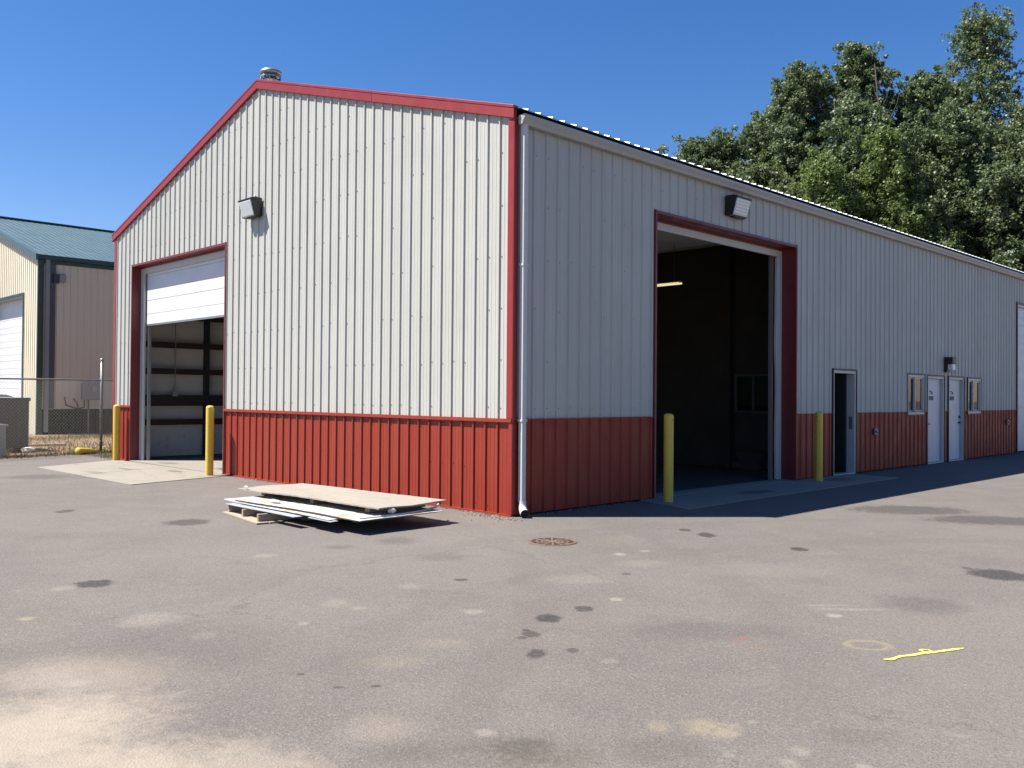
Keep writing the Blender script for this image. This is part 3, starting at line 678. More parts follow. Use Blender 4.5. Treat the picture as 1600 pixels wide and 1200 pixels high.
# drain grate
dr=empty('storm_drain','round rusty storm drain grate in the asphalt near the building corner','drain',(1.72,-1.09,0))
mb=MB(); mb.lathe((0,0,0),[(.275,.002),(.272,.007),(.262,.008),(.255,.0055)],40); mb.build('drain_frame',M['rust'],dr)
mb=MB(); mb.lathe((0,0,0),[(.252,.004),(.0,.004)],32); mb.build('pit_shade_disc',M['black'],dr)  # flat black disc over the asphalt, painted in for shade inside the pit
mb=MB(); R0=.252
for rr0,rr1 in ((.232,.252),(.168,.182),(.108,.121)):
    n=40
    for j in range(n):
        a0,a1=2*PI*j/n,2*PI*(j+1)/n
        mb.hexa([(rr0*math.cos(a0),rr0*math.sin(a0),.005),(rr1*math.cos(a0),rr1*math.sin(a0),.005),(rr1*math.cos(a1),rr1*math.sin(a1),.005),(rr0*math.cos(a1),rr0*math.sin(a1),.005),
                 (rr0*math.cos(a0),rr0*math.sin(a0),.0072),(rr1*math.cos(a0),rr1*math.sin(a0),.0072),(rr1*math.cos(a1),rr1*math.sin(a1),.0072),(rr0*math.cos(a1),rr0*math.sin(a1),.0072)])
for k in range(14):
    a=PI*2*k/14+.1; c,s=math.cos(a),math.sin(a); w=.010 if k%7 else .022; r1=.226
    mb.hexa([(.06*c-w*s,.06*s+w*c,.0055),(.06*c+w*s,.06*s-w*c,.0055),(r1*c+w*s,r1*s-w*c,.0055),(r1*c-w*s,r1*s+w*c,.0055),(.06*c-w*s,.06*s+w*c,.0070),(.06*c+w*s,.06*s-w*c,.0070),(r1*c+w*s,r1*s-w*c,.0070),(r1*c-w*s,r1*s+w*c,.0070)])
mb.lathe((0,0,0),[(.055,.005),(.055,.0074),(0,.0074)],16)
mb.build('drain_grate',M['rust'],dr)

# spray paint marks
pts=[(6.056,-2.801),(6.088,-2.767),(6.104,-2.652),(6.142,-2.581),(6.17,-2.491),(6.205,-2.43),(6.243,-2.331),(6.275,-2.256),(6.309,-2.177)]
def ribbon(pts,w,z):
    mb=MB(); P=[Vector((x,y,z)) for x,y in pts]; Q=[]
    for k in range(len(P)-1):
        for j in range(6): Q.append(P[k].lerp(P[k+1],j/6))
    Q.append(P[-1]); L_=[]
    for k,q in enumerate(Q):
        t=(Q[min(k+1,len(Q)-1)]-Q[max(k-1,0)]).normalized(); n=Vector((-t.y,t.x,0)); ww=w*(.8+.4*random.random())*min(1,.35+k*.2,.35+(len(Q)-1-k)*.2)
        L_.append((q+n*ww,q-n*ww))
    for (a,b),(c,d) in zip(L_,L_[1:]): mb.quad(a,b,d,c)
    return mb
mb=ribbon(pts,.017,.004); m2=ribbon([(6.205,-2.43),(6.158,-2.449),(6.135,-2.435),(6.140,-2.405),(6.165,-2.388),(6.215,-2.412)],.011,.0045)
b0=len(mb.v); mb.v+=m2.v; mb.f+=[tuple(i+b0 for i in f) for f in m2.f]; mb.m+=m2.m
tag(mb.build('spray_paint_line',M['spray']),'bright yellow spray paint line with a small loop on the asphalt','paint mark')

# ------------------------------------------------------------------ sheet stack beside the gable
def sheet(name,mat,cx,cy,rz,lx,ly,z,th,warp,label=None,cat=None,nx=24,ny=10,jag=0,parent=None,tip=None):
    mb=MB(); T=[];B=[]
    c,s=math.cos(rz),math.sin(rz)
    for i in range(nx+1):
        for j in range(ny+1):
            u=(i/nx-.5)*lx; v=(j/ny-.5)*ly
            if jag and (i in(0,nx) or j in(0,ny)):
                u+=random.uniform(-jag,jag); v+=random.uniform(-jag,jag)
            zz=z+warp(u/lx,v/ly)
            x,y=cx+c*u-s*v,cy+s*u+c*v
            T.append((x,y,zz+th)); B.append((x,y,zz))
    mb.v=T+B; n=len(T); k=lambda i,j:i*(ny+1)+j
    for i in range(nx):
        for j in range(ny):
            mb.f.append((k(i,j),k(i+1,j),k(i+1,j+1),k(i,j+1))); mb.f.append((n+k(i,j),n+k(i,j+1),n+k(i+1,j+1),n+k(i+1,j)))
    for i in range(nx):
        for j in (0,ny): mb.f.append((k(i,j),k(i+1,j),n+k(i+1,j),n+k(i,j)))
    for j in range(ny):
        for i in (0,nx): mb.f.append((k(i,j),k(i,j+1),n+k(i,j+1),n+k(i,j)))
    mb.m=[0]*len(mb.f)
    o=mb.build(name,mat,parent)
    if label: tag(o,label,cat)
    return o
pal=empty('wooden_pallet','wooden pallet sticking out beneath the left end of the sheet stack','pallet',(-2.78,-2.66,0),math.radians(-8.6))
mb=MB()
for v0,v1 in ((0.0,.16),(.165,.30),(.62,.76),(1.1,1.24)):
    mb.box(-.0,1.26,v0+random.uniform(0,.012),v1,.004,.022)
mb.build('bottom_board',M['wood'],pal)
for u in (.07,.60,1.14):
    mb=MB(); mb.box(u-.028,u+.028,.06,1.22,.0225,.112); mb.build('stringer',M['wood_grey'],pal,False,.003)
mb=MB()
for v0,v1 in ((.42,.54),(.66,.78),(.95,1.07),(1.12,1.24)): mb.box(-.0,1.24,v0,v1,.1125,.1275)
mb.build('top_board',M['wood_grey'],pal)
def block(x0,x1,y0,y1,z0,z1,label):
    mb=MB(); mb.box(x0,x1,y0,y1,z0,z1); tag(mb.build('timber_block',M['wood_grey'],None,False,.004),label,'timber','timbers propping up the sheet stack')
block(-.95,-.86,-1.85,-1.1,.0,.130,'timber on the asphalt propping the right end of the sheet stack')
block(-1.35,-1.26,-2.0,-1.1,.0,.128,'timber on the asphalt hidden in shade under the middle of the stack')
W0=lambda u,v:.004*math.sin(u*7)+.006*u
sheet('metal_strip',M['strip_blue'],-1.85,-2.60,math.radians(-.8),1.75,.12,.1285,.006,lambda u,v:.003*math.sin(5*u),'long pale blue metal strip at the front edge of the sheet stack','metal strip',16,2)
sheet('metal_strip',M['strip_blue'],-.62,-2.50,math.radians(-1.2),.5,.10,.1285,.005,lambda u,v:.004*v,'short pale metal strip near the right end of the stack front','metal strip',8,2)
sheet('white_sheet',M['white_panel'],-1.78,-1.92,math.radians(-1.5),2.7,1.15,.1375,.007,W0,'lowest white panel whose tip sticks out left of the stack','panel',24,8,.006)
sheet('dark_board',M['board_dark'],-1.45,-1.83,math.radians(.8),2.75,1.20,.1515,.008,W0,'thin dark board between the white panels of the stack','board',24,8,.004)
sheet('white_sheet',M['white_panel'],-1.50,-1.80,math.radians(1.2),2.92,1.24,.1665,.008,lambda u,v:.006*math.sin(u*6+1)+.004*v,'white panel with rusty orange stains under the plywood sheet','panel',28,10,.006)
block(-2.95,-2.86,-2.0,-1.15,.180,.243,'timber spacer under the left end of the weathered plywood')
block(-1.70,-1.62,-2.0,-1.15,.180,.243,'timber spacer under the middle of the weathered plywood')
block(-.52,-.43,-1.98,-1.12,.182,.246,'timber spacer under the right end of the weathered plywood')
sheet('plywood_sheet',M['ply'],-1.72,-1.60,math.radians(1.6),3.20,1.06,.254,.016,lambda u,v:.010*math.sin(u*5+.5)+.03*max(0,u-.3)*max(0,v+.1)*3+.005*math.sin(v*8+u*9),'large weathered plywood sheet lying on top of the stack by the red wall','plywood',40,14,.010)
mb=MB(); mb.tube([(-.12,-2.34,.178),(-.10,-2.0,.176),(-.11,-1.7,.176),(-.16,-1.4,.180),(-.26,-1.1,.187),(-.40,-.93,.20)],.014,8)
tag(mb.build('white_trim_tube',M['litter'],None,True),'thin bent white tube along the right edge of the stack','tube')
def crumple(name,c,s,label,cat,seed,sq=(1,1,.6)):
    rr=np.random.default_rng(seed)
    import bmesh
    bm=bmesh.new(); bmesh.ops.create_icosphere(bm,subdivisions=3,radius=1)
    ph=rr.uniform(0,6,(6,3)); fr=rr.uniform(1.5,5,(6,3))
    for v in bm.verts:
        d=1+sum(.12*math.sin(v.co.x*fr[k][0]+ph[k][0])*math.sin(v.co.y*fr[k][1]+ph[k][1]+v.co.z*fr[k][2]) for k in range(6))
        v.co=v.co*d
        v.co=Vector((v.co.x*s*sq[0],v.co.y*s*sq[1],v.co.z*s*sq[2]))
    lo=min(v.co.z for v in bm.verts)
    for v in bm.verts: v.co.z-=lo
    me=bpy.data.meshes.new(name); bm.to_mesh(me); bm.free(); me.materials.append(M['litter']); o=bpy.data.objects.new(name,me); o.location=c; COL.objects.link(o)
    tag(o,label,cat)
crumple('crumpled_cup',(-.13,-1.87,.196),.042,'crumpled white cup on the right edge of the sheet stack','litter',3,(1,1.1,.75))
crumple('plastic_film',(-2.05,-2.30,.178),.055,'crumpled white plastic film on the stained panel of the stack','litter',5,(2.0,.7,.35))
crumple('plastic_scrap',(-3.12,-2.14,.270),.03,'white plastic scrap on the left end of the plywood','litter',9,(1.6,.6,.5))
crumple('litter_scrap',(-16.83,-.95,.004),.10,'white litter lying in the dirt behind the fence','litter',12,(1,1.4,.7))

# ------------------------------------------------------------------ neighbour building
NX,NY=-27.0,2.3; NR=-36.0; NEZ=6.62; NSL=.296; NWZ=.92
nzr=lambda x:NEZ+NSL*((NX-NR)-abs(x-NR))
nb=empty('neighbour_building','cream and tan metal building with dark green roof behind the fence','building')
PN=lambda t,h,z:(t,NY-h,z)
mb=MB(); panel(mb,PN,-33.3,-28.72,5.28,lambda x:nzr(x)-.1,0); panel(mb,PN,-28.72,NX,.0,lambda x:nzr(x)-.1,0); panel(mb,PN,-45,-33.3,0,lambda x:nzr(x)-.1,0,(NR,))
mb.build('gable_wall',M['cream'],nb)
PNS=lambda t,h,z:(NX+h,t,z)
mb=MB(); panel(mb,PNS,NY,26,NWZ,NEZ-.1,.05); mb.build('side_wall',M['tan_side'],nb)
mb=MB(); panel(mb,PNS,NY,26,0,NWZ,.05); mb.box(NX,NX+.03,NY,26,NWZ-.01,NWZ+.02); mb.build('wainscot',M['green_wains'],nb)
mb=MB(); mb.quad((-45,26,0),(NX,26,0),(NX,26,NEZ-.1),(-45,26,NEZ-.1)); mb.quad((-45,NY,0),(-45,26,0),(-45,26,NEZ-.1),(-45,NY,NEZ-.1)); mb.tri((-45,26,NEZ-.1),(NX,26,NEZ-.1),(NR,26,nzr(NR))); mb.build('rear_wall',M['tan_side'],nb)
mb=MB(); yp=prof(NY-.12,26.2,.05,False,.006)
for (y0,h0),(y1,h1) in zip(yp,yp[1:]):
    for xa,xb in ((NR,NX+.18),(NR,-45.18)):
        za,zb=nzr(xa),nzr(xb); mb.quad((xa,y0,za+h0),(xb,y0,zb+h0),(xb,y1,zb+h1),(xa,y1,za+h1))
nroof=mb.build('roof',M['green_roof'],nb)
mb=MB(); mb.tube([(NR,NY-.13,nzr(NR)+.02),(NR,26.2,nzr(NR)+.02)],.09,8); mb.build('ridge_cap',M['green_trim'],nroof)
mb=MB()
for xa,xb in ((NR,NX+.18),(NR,-45.18)):
    za,zb=nzr(xa),nzr(xb)
    mb.hexa([(xa,NY-.16,za-.2),(xb,NY-.16,zb-.2),(xb,NY-.1,zb-.2),(xa,NY-.1,za-.2),(xa,NY-.16,za+.03),(xb,NY-.16,zb+.03),(xb,NY-.1,zb+.03),(xa,NY-.1,za+.03)])
mb.build('rake_trim',M['green_roof'],nb)
mb=MB(); mb.box(NX-.05,NX+.035,NY-.03,NY+.16,0,NEZ-.12); mb.box(-28.72-.02,-28.63,NY-.04,NY,0,5.32); mb.box(-33.3,-28.74,NY-.04,NY,5.22,5.32); mb.build('corner_trim',M['green_trim'],nb)
mb=MB(); mb.box(NX+.03,NX+.19,NY-.1,26,NEZ-.20,NEZ-.04); mb.build('gutter',M['green_trim'],nb)
mb=MB(); mb.box(NX,NX+.05,NY-.05,26,NEZ-.34,NEZ-.21); mb.build('eave_trim',M['green_trim'],nb)
mb=MB(); mb.box(NX+.04,NX+.14,NY+.20,NY+.34,.1,NEZ-.2); mb.build('downspout',M['grey_box'],nb)
mb=MB(); mb.box(NX+.03,NX+.06,NY+.34,NY+.56,NWZ+.03,NEZ-.34); mb.build('vertical_trim',pm('slate_trim',(.06,.075,.09),.5),nb)
nd=sectional(lambda t,d,z:(t,NY+.35-d,z),-33.2,-28.74,.05,5.2,.55,'overhead_door',nb,M['door_white'])
mb=MB(); mb.box(-33.3,-33.2,NY,NY+.4,0,5.2); mb.box(-28.74,-28.72,NY,NY+.4,0,5.2); mb.box(-33.2,-28.74,NY,NY+.4,5.2,5.28); mb.build('door_jamb',M['white_trim'],nb)
r=empty('wall_lamp','grey wall lamp under the eave of the tan neighbour wall','wall lamp',(NX+.02,2.86,5.78),PI/2)
mb=MB(); mb.box(-.10,.10,-.12,0,-.2,.14); mb.build('housing',M['bronze'],r); mb=MB(); mb.box(.10,.32,-.16,-.02,-.15,.15); mb.build('lens',M['meter'],r,False,.03)
mt=empty('electric_meter','grey electric meter cabinet with conduits on the tan neighbour wall','electric meter',(NX+.02,4.0,1.5),PI/2)
mb=MB(); mb.box(-.2,.55,-.2,0,-.22,.42); mb.build('meter_cabinet',M['meter'],mt,False,.02)
mb=MB(); mb.tube([(.2,-.2,.2),(.2,-.28,.2)],.1,16); mb.build('meter_dial',M['galv'],mt)
mb=MB(); mb.tube([(-.1,-.1,-.22),(-.1,-.1,-.5),(-.35,-.1,-.55),(-.75,-.1,-.4),(-.8,-.1,-.1)],.03,8); mb.tube([(-.5,-.1,-.15),(-.35,-.1,-.35),(-.3,-.1,-.6)],.025,8); mb.tube([(0.05,-.1,-.22),(.05,-.1,-1.45)],.03,8)
mb.build('conduit',M['rust'],mt,True)

# ------------------------------------------------------------------ fence
F0=Vector((-14.75,-4.4,0)); F1=Vector((-15.80,.50,0)); F2=Vector((-17.1,6.6,0))
fe=empty('chain_link_fence','grey chain link fence with top rail left of the warehouse','fence',(0,0,0))
def wires(A,B,H,pitch=.085,r=.0014):
    d=(B-A); Lf=d.length; d.normalize(); n=Vector((-d.y,d.x,0)); mb=MB()
    for sgn in (1,-1):
        k=-H
        while k<Lf+H:
            # line: s = k + sgn*z
            z0,z1=0.03,H; s0,s1=(k+sgn*z0,k+sgn*z1)
            zz=[z0,z1]; ss=[s0,s1]
            # clip to [0,Lf]
            def clip(s_a,z_a,s_b,z_b):
                t0,t1=0,1
                ds=s_b-s_a
                for lim,sg in ((0,1),(Lf,-1)):
                    va=(s_a-lim)*sg; vb=(s_b-lim)*sg
                    if va<0 and vb<0: return None
                    if va<0: t0=max(t0,va/(va-vb))
                    elif vb<0: t1=min(t1,va/(va-vb))
                if t0>=t1: return None
                return (s_a+ds*t0,z_a+(z_b-z_a)*t0,s_a+ds*t1,z_a+(z_b-z_a)*t1)
            cc=clip(s0,z0,s1,z1)
            if cc:
                p=A+d*cc[0]+n*(.003*sgn)+Vector((0,0,cc[1])); q=A+d*cc[2]+n*(.003*sgn)+Vector((0,0,cc[3]))
                mb.tube([p,q],r,3,0,False)
            k+=pitch
    return mb
w1=wires(F0,F1,1.86); w2=wires(F1,F2,1.86)
b0=len(w1.v); w1.v+=w2.v; w1.f+=[tuple(i+b0 for i in f) for f in w2.f]; w1.m+=w2.m
w1.build('wire_mesh',M['fence'],fe)
mb=MB(); mb.tube([F0+Vector((0,0,1.88)),F1+Vector((0,0,1.90)),F2+Vector((0,0,1.90))],.021,8); mb.build('top_rail',M['fence'],fe,True)
mb=MB(); mb.tube([F0+Vector((0,0,.04)),F1+Vector((0,0,.04)),F2+Vector((0,0,.04))],.004,4); mb.build('tension_wire',M['fence'],fe)
for q,h in ((F1,2.42),(F0,1.95),(F2,1.95)):
    mb=MB(); mb.tube([q,q+Vector((0,0,h))],.036 if h>2 else .03,10)
    for z in np.arange(.3,1.9,.32): mb.lathe((q.x,q.y,z),[(.037,0),(.045,.002),(.045,.022),(.037,.024)],10)
    if h>2:
        for z in (1.98,2.1,2.22,2.34): mb.tube([q+Vector((0,0,z)),q+Vector((.05,-.02,z+.02))],.014,6)
        mb.lathe((q.x,q.y,h),[(.05,-.03),(.055,0),(.04,.04),(0,.055)],10)
    mb.build('fence_post',M['fence'],fe,True)
# things along the fence
du=empty('dumpster','large dark green dumpster behind the chain link fence','dumpster',(-17.55,-.72,.004))
mb=MB(); mb.hexa([(-1.6,-2.2,.1),(0,-2.2,.1),(0,0,.1),(-1.6,0,.1),(-1.7,-2.2,1.40),(.0,-2.2,1.40),(.0,0,1.40),(-1.7,0,1.40)])
for yy in (-2.0,-1.45,-.9,-.3): mb.box(.002,.05,yy-.05,yy+.05,.12,1.34)
mb.box(.0,.07,-2.22,.02,1.33,1.42); mb.box(-1.5,-1.3,-2,-1.8,0,.1); mb.box(-.3,-.1,-2,-1.8,0,.1); mb.box(-1.5,-1.3,-.3,-.1,0,.1); mb.box(-.3,-.1,-.3,-.1,0,.1)
mb.build('dumpster_body',M['dump'],du,False,.01)
mb=MB(); mb.hexa([(-1.7,-2.15,1.43),(.02,-2.15,1.43),(.02,-.35,1.43),(-1.7,-.35,1.43),(-1.6,-2.1,1.52),(-.1,-2.1,1.50),(-.1,-.5,1.49),(-1.6,-.45,1.52)]); mb.build('dumpster_lid',M['rubber'],du,False,.02)
mb=MB(); mb.hexa([(-16.3,-2.6,0),(-15.62,-2.6,0),(-15.62,-1.77,0),(-16.3,-1.77,0),(-16.3,-2.6,.74),(-15.64,-2.6,.74),(-15.64,-1.79,.74),(-16.3,-1.79,.74)]); mb.box(-16.33,-15.60,-2.63,-1.74,.74,.79)
tag(mb.build('utility_box',M['grey_box'],None,False,.01),'low grey utility box at the left edge beside the fence','utility box')
# yellow tapered plastic sleeve
o=MB(); o.tube([(0,0,0),(.02,0,0),(.10,0,0),(.30,0,-.005),(.48,0,-.02),(.60,0,-.03)],[.085,.095,.09,.075,.05,.02],14); o=o.build('plastic_sleeve',M['yellow'],None,True)
o.location=(-15.40,-.22,.09); o.rotation_euler=(0,0,math.atan2(.5,-.19)); tag(o,'tapered yellow plastic piece lying in dry weeds near the fence post','plastic piece')
mb=MB(); mb.box(0,1.05,-.06,.06,0,.05); o=mb.build('wood_plank',M['wood'],None,False,.004); o.location=(-19.9,-.1,.01); o.rotation_euler=(0,0,math.radians(78)); tag(o,'pale wooden plank lying in dry grass behind the fence','plank')
# weeds
def blades(name,mat,areas,n,h0,h1,label=None):
    V=np.zeros((n,3,3)); 
    for i in range(n):
        a=areas[rng.integers(len(areas))]; s,t=rng.random(2)
        x=a[0]+(a[2]-a[0])*s+rng.normal()*a[4]; y=a[1]+(a[3]-a[1])*s+rng.normal()*a[4]*.6
        h=rng.uniform(h0,h1)*(.5+rng.random()); an=rng.uniform(0,PI*2); le=rng.uniform(0,.6)*h; w=rng.uniform(.006,.014)
        an2=rng.uniform(0,PI*2)
        V[i,0]=(x-w*math.cos(an),y-w*math.sin(an),.0); V[i,1]=(x+w*math.cos(an),y+w*math.sin(an),.0); V[i,2]=(x+le*math.cos(an2),y+le*math.sin(an2),h)
    me=bpy.data.meshes.new(name); me.from_pydata([tuple(q) for q in V.reshape(-1,3)],[],[(3*i,3*i+1,3*i+2) for i in range(n)]); me.materials.append(mat)
    o=bpy.data.objects.new(name,me); COL.objects.link(o); tag(o,kind='stuff')
blades('dry_grass',M['weed'],[(-15.2,-2.5,-15.95,1.2,.22),(-16.8,-2,-17,3,.6),(-19,-1.5,-20,4,1.2),(-22,-1,-23,5,1.4),(-24,-1,-24.6,5,.7)],8000,.02,.10)
blades('green_weeds',M['weed_green'],[(-15.6,-.3,-16.1,1.3,.15),(-18,.3,-19,2.5,.9),(-23,1,-24.5,4,.5),(-13.9,.0,-15.2,1.2,.25)],1500,.04,.15)

def grit(n,areas):
    mb=MB()
    for i in range(n):
        a=areas[rng.integers(len(areas))]; t=rng.random()
        x=a[0]+(a[2]-a[0])*t+abs(rng.normal())*a[4]*a[5]; y=a[1]+(a[3]-a[1])*t+abs(rng.normal())*a[4]*a[6]
        r=rng.uniform(.004,.015); h=r*rng.uniform(.4,1.1); an=rng.uniform(0,6)
        p=[(x+r*math.cos(an+k*2.1)*rng.uniform(.6,1.3),y+r*math.sin(an+k*2.1)*rng.uniform(.6,1.3),.001) for k in range(3)]; q=(x,y,h)
        m=int(rng.integers(3))
        for k in range(3): mb.tri(p[k],p[(k+1)%3],q,m)
    tag(mb.build('wall_base_grit',[M['wood_grey'],M['ply'],M['board_dark']]),kind='stuff')
grit(2000,[(-7.9,-.05,-.02,-.05,.07,0,-1),(.03,.1,.03,3.0,.06,1,0),(-.6,-.08,.3,-.15,.16,.3,-1),(.04,7.7,.04,20.9,.06,1,0),(-13.6,-.1,-12.6,-.1,.1,0,-1)])
# ------------------------------------------------------------------ trees
def leaf_cloud(name,centers,radii,per,size,mat,parent):
    """many small folded leaf faces scattered through clumps"""
    tot=[]; 
    for c,r,n in zip(centers,radii,per):
        d=rng.normal(size=(n,3)); d/=np.linalg.norm(d,axis=1)[:,None]
        rad=r*(rng.random(n)**.45)[:,None]
        p=np.array(c)+d*rad*np.array([1,1,.85])
        tot.append((p,d))
    P=np.concatenate([t[0] for t in tot]); D=np.concatenate([t[1] for t in tot]); n=len(P)
    nrm=D*.5+rng.normal(size=(n,3))*.7+np.array([-.1,-.15,.35]); nrm/=np.linalg.norm(nrm,axis=1)[:,None]
    a=np.cross(nrm,rng.normal(size=(n,3))); a/=np.linalg.norm(a,axis=1)[:,None]; b=np.cross(nrm,a)
    s=(size*rng.uniform(.6,1.3,n))[:,None]
    v=np.stack([P-a*s*.62,P-b*s*.5+nrm*s*.10,P+a*s*.62,P+b*s*.5+nrm*s*.10],1).reshape(-1,3)
    me=bpy.data.meshes.new(name); me.vertices.add(4*n); me.vertices.foreach_set('co',v.astype(np.float32).ravel())
    me.loops.add(4*n); me.loops.foreach_set('vertex_index',np.arange(4*n,dtype=np.int32))
    me.polygons.add(n); me.polygons.foreach_set('loop_start',np.arange(0,4*n,4,dtype=np.int32)); me.polygons.foreach_set('loop_total',np.full(n,4,dtype=np.int32))
    me.update(calc_edges=True); me.validate(); me.materials.append(mat)
    o=bpy.data.objects.new(name,me); COL.objects.link(o); o.parent=parent; return o
def tree(loc,H,R,label,mat='leaf',dens=1.,low=.22,narrow=.0,leaf=.12,name='cottonwood_tree',cat='tree',limbs=None,lean=(0,0)):
    t=empty(name,label,cat,(loc[0],loc[1],0),0,'trees behind the warehouse')
    mb=MB(); nseg=9; path=[]; rad=[]
    ox,oy=rng.normal()*.15,rng.normal()*.15
    for i in range(nseg+1):
        f=i/nseg; path.append((ox*math.sin(f*5)+lean[0]*f*f,oy*math.sin(f*4+1)+lean[1]*f*f,H*.96*f)); rad.append(max(.02,.016*H*(1-f)**.85+.015))
    mb.tube(path,rad,9)
    C=[];Rr=[];Pn=[]
    nl=limbs or int(20+H*1.25)
    def clump(c,r,w=1.):
        C.append(tuple(c)); Rr.append(r); Pn.append(max(6,int(dens*w*520*r**1.75*rng.uniform(.45,1.35))))
    for k in range(nl):
        f=low+(1-low)*((k+.5)/nl)+rng.normal()*.015; f=min(.96,max(low,f))
        g=(f-low)/(1-low)
        env=(math.sin(PI*min(1,(g*.84+.13))))**.7*(1-.30*g)
        Lb=R*env*rng.uniform(.55,1.25)
        an=k*2.399+rng.uniform(-.6,.6)
        up=rng.uniform(.5,1.0)+.6*g
        i0=min(nseg-1,int(f*nseg)); base=Vector(path[i0]).lerp(Vector(path[i0+1]),f*nseg-i0)
        base.z=min(base.z,H*.92)
        bp=[base]; m=5
        for j in range(1,m+1):
            q=j/m
            bp.append(base+Vector((math.cos(an)*Lb*q,math.sin(an)*Lb*q,Lb*up*(q**1.2)*.8))+Vector((rng.normal(),rng.normal(),rng.normal()))*.13)
        r0=.007*H*(1-f)+.018
        mb.tube(bp,[r0*(1-.85*j/m)+.006 for j in range(m+1)],5)
        for j in range(1,m+1):
            for rep in range(6 if j>1 else 3):
                c=bp[j]+Vector((rng.normal(),rng.normal(),rng.normal()*.9))*.52*(R/2.6)
                if c.z>H: c.z=H-rng.random()*.4
                clump(c,rng.uniform(.13,.42),.85)
        # upright leafy shoot at the limb end
        tip=bp[-1]; hs_=rng.uniform(.5,1.3)
        for j in range(4):
            q=j/3; c=tip+Vector((rng.normal()*.07,rng.normal()*.07,hs_*q))
            if c.z<H+.1: clump(c,.34-.20*q,1.1)
    for j in range(9):
        C.append((path[-1][0]+rng.normal()*.10*(1+j*.3),path[-1][1]+rng.normal()*.10*(1+j*.3),H-.05-j*.30)); Rr.append(.15+.045*j); Pn.append(int((14+13*j)*dens))
    mb.build('trunk',M['bark'],t,True)
    leaf_cloud('crown',C,Rr,Pn,leaf,M[mat],t)
    return t
CX,CY=8.355,-8.272
def at(k,D): return (CX+D*(-.712+k*.702),CY+D*(.702+k*.712))
T=[ # (u-offset tangent, depth, height, radius, label, mat, dens, low)
 (.200,54,17.0,2.4,'leafy green tree, leftmost above the warehouse roof edge','leaf',1.1,.3),
 (.232,53,17.4,2.2,'short green tree just right of the leftmost tree','leaf',1.1,.3),
 (.277,52,18.0,2.4,'medium green tree left of the twin topped cottonwood','leaf',1.1,.3),
 (.318,49,20.0,2.3,'left half of the dense twin topped cottonwood clump','leaf',1.35,.28),
 (.375,49,21.0,2.6,'dense cottonwood just left of the dead snag','leaf',1.35,.28),
 (.458,49,19.6,2.5,'rounded cottonwood just right of the dead snag','leaf',1.3,.28),
 (.490,50,19.4,2.0,'cottonwood between the rounded tree and the tallest tree','leaf',1.2,.28),
 (.528,51,24.3,2.9,'tallest cottonwood with an open airy crown','leaf',.62,.3),
 (.585,47,16.8,2.8,'green tree at the right edge of the photo','leaf_b',1.2,.25),
]
for (k,D,H,R,lab,mt,de,lo) in T: tree(at(k,D),H,R,lab,mt,de,lo)
T2=[
 (.330,44.5,12.0,2.6,'bushy tree low in front of the twin topped cottonwood','leaf_b',1.0),
 (.392,45,16.6,2.6,'bushy green tree low in front of the dead snag','leaf',1.0),
 (.440,44.5,13.0,2.6,'bushy dark tree low in front of the rounded cottonwood','leaf_b',1.0),
 (.494,46,16.8,2.7,'bushy dark tree below the tallest cottonwood','leaf',1.0),
 (.548,44,13.0,2.6,'bushy dark tree below the right edge tree','leaf',1.0),
 (.600,43,15.0,2.7,'lowest bushy tree at the right edge of the photo','leaf',1.0),
 (.285,47,13.6,2.4,'bushy low tree below the medium green tree','leaf_b',1.0),
]
for (k,D,H,R,lab,mt,de) in T2: tree(at(k,D),H,R,lab,mt,de,.2,leaf=.115,name='bushy_tree')
tree(at(.418,43),14.6,1.3,'small yellow green tree right beside the dead snag','leaf_light',1.0,.3,leaf=.105,name='light_tree')
tree(at(.352,42.5),13.2,1.4,'small yellow green tree below the twin topped cottonwood','leaf_light',.8,.3,leaf=.105,name='light_tree')
tree(at(.455,42),10.9,1.5,'small yellow green tree low above the roof edge','leaf_light',1.0,.3,leaf=.105,name='light_tree')
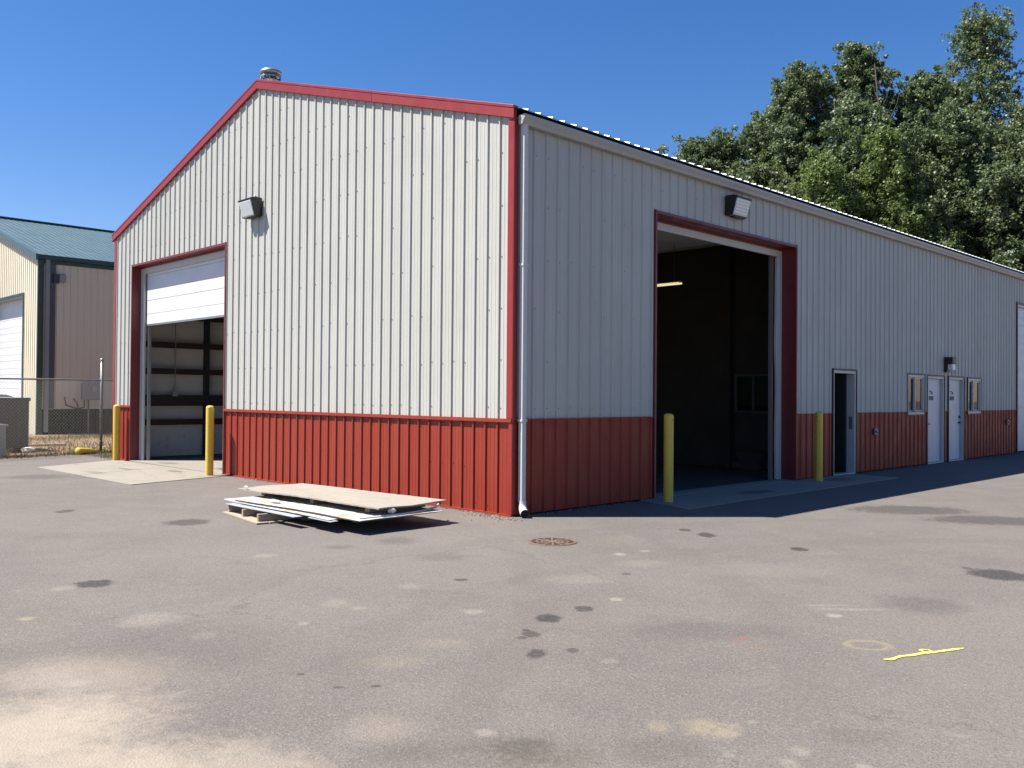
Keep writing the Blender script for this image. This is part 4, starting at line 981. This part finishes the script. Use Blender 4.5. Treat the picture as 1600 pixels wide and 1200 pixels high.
# dead snag
sg=empty('dead_tree','bare dead tree trunk standing among the green cottonwoods','dead tree',(*at(.417,45.5),0))
mb=MB(); P_=[(0,0,0),(.05,.0,6),(-.02,.05,10),(-.10,.05,13.5),(-.25,0,16),(-.42,-.05,17.6),(-.52,-.1,18.8)]
mb.tube(P_,[.26,.2,.15,.10,.065,.04,.012],8); mb.build('trunk',M['dead_bark'],sg,True)
for (z,dx,dy,dz,r) in ((15.8,-.65,-.2,.7,.035),(14.4,.8,.25,.9,.05),(13.4,-.7,.1,.6,.05),(15.2,.7,.5,2.0,.03),(16.4,.4,.4,1.5,.022),(12.3,.8,-.2,.8,.05),(16.9,-.35,.2,.9,.014),(17.3,.22,-.1,.8,.012),(15.6,.95,-.3,1.9,.018),(14.9,-.9,.3,1.3,.02)):
    mb=MB(); x0=np.interp(z,[p[2] for p in P_],[p[0] for p in P_]); mb.tube([(x0,0,z),(x0+dx*.5,dy*.5,z+dz*.3),(x0+dx*.9,dy*.9,z+dz*.75),(x0+dx,dy,z+dz)],[r,r*.8,r*.5,r*.2],6); mb.build('branch',M['dead_bark'],sg,True)

# ------------------------------------------------------------------ light, sky, camera
SUN=Vector((-.354,-.405,.842)).normalized()
ld=bpy.data.lights.new('sun','SUN'); ld.energy=5.0; ld.angle=math.radians(.53); ld.color=(1,.945,.87)
lo=bpy.data.objects.new('sun',ld); COL.objects.link(lo); lo.rotation_euler=SUN.to_track_quat('Z','Y').to_euler()
w=bpy.data.worlds.new('World'); SC.world=w; w.use_nodes=True; nt=w.node_tree
sky=nt.nodes.new('ShaderNodeTexSky'); sky.sky_type='NISHITA'; sky.sun_disc=False
sky.sun_elevation=math.asin(SUN.z); sky.sun_rotation=math.atan2(SUN.x,SUN.y)
sky.altitude=200; sky.air_density=1.0; sky.dust_density=.3; sky.ozone_density=3.0
bg=nt.nodes['Background']; bg.inputs[1].default_value=.0525
hs=nt.nodes.new('ShaderNodeHueSaturation'); hs.inputs['Saturation'].default_value=1.32; nt.links.new(sky.outputs[0],hs.inputs['Color'])
nt.links.new(mix(nt,1.0,hs.outputs[0],(1.27,1.08,1.20),'MULTIPLY'),bg.inputs[0])
cam=bpy.data.cameras.new('camera'); co=bpy.data.objects.new('camera',cam); COL.objects.link(co)
cam.sensor_width=36; cam.lens=1397.04/1600*36; cam.clip_end=2000; cam.clip_start=.05
yaw,pitch,roll=.7922,.0121,.0079
fw=Vector((-math.sin(yaw)*math.cos(pitch),math.cos(yaw)*math.cos(pitch),math.sin(pitch))); r=Vector((math.cos(yaw),math.sin(yaw),0)); up=r.cross(fw)
r2=math.cos(roll)*r+math.sin(roll)*up; u2=-math.sin(roll)*r+math.cos(roll)*up
co.matrix_world=Matrix(((r2.x,u2.x,-fw.x,CX),(r2.y,u2.y,-fw.y,CY),(r2.z,u2.z,-fw.z,1.6),(0,0,0,1)))
SC.camera=co
vs=SC.view_settings; vs.view_transform='Standard'; vs.look='None'; vs.gamma=1; vs.exposure=1.26
SC.cycles.max_bounces=8; SC.cycles.transparent_max_bounces=16
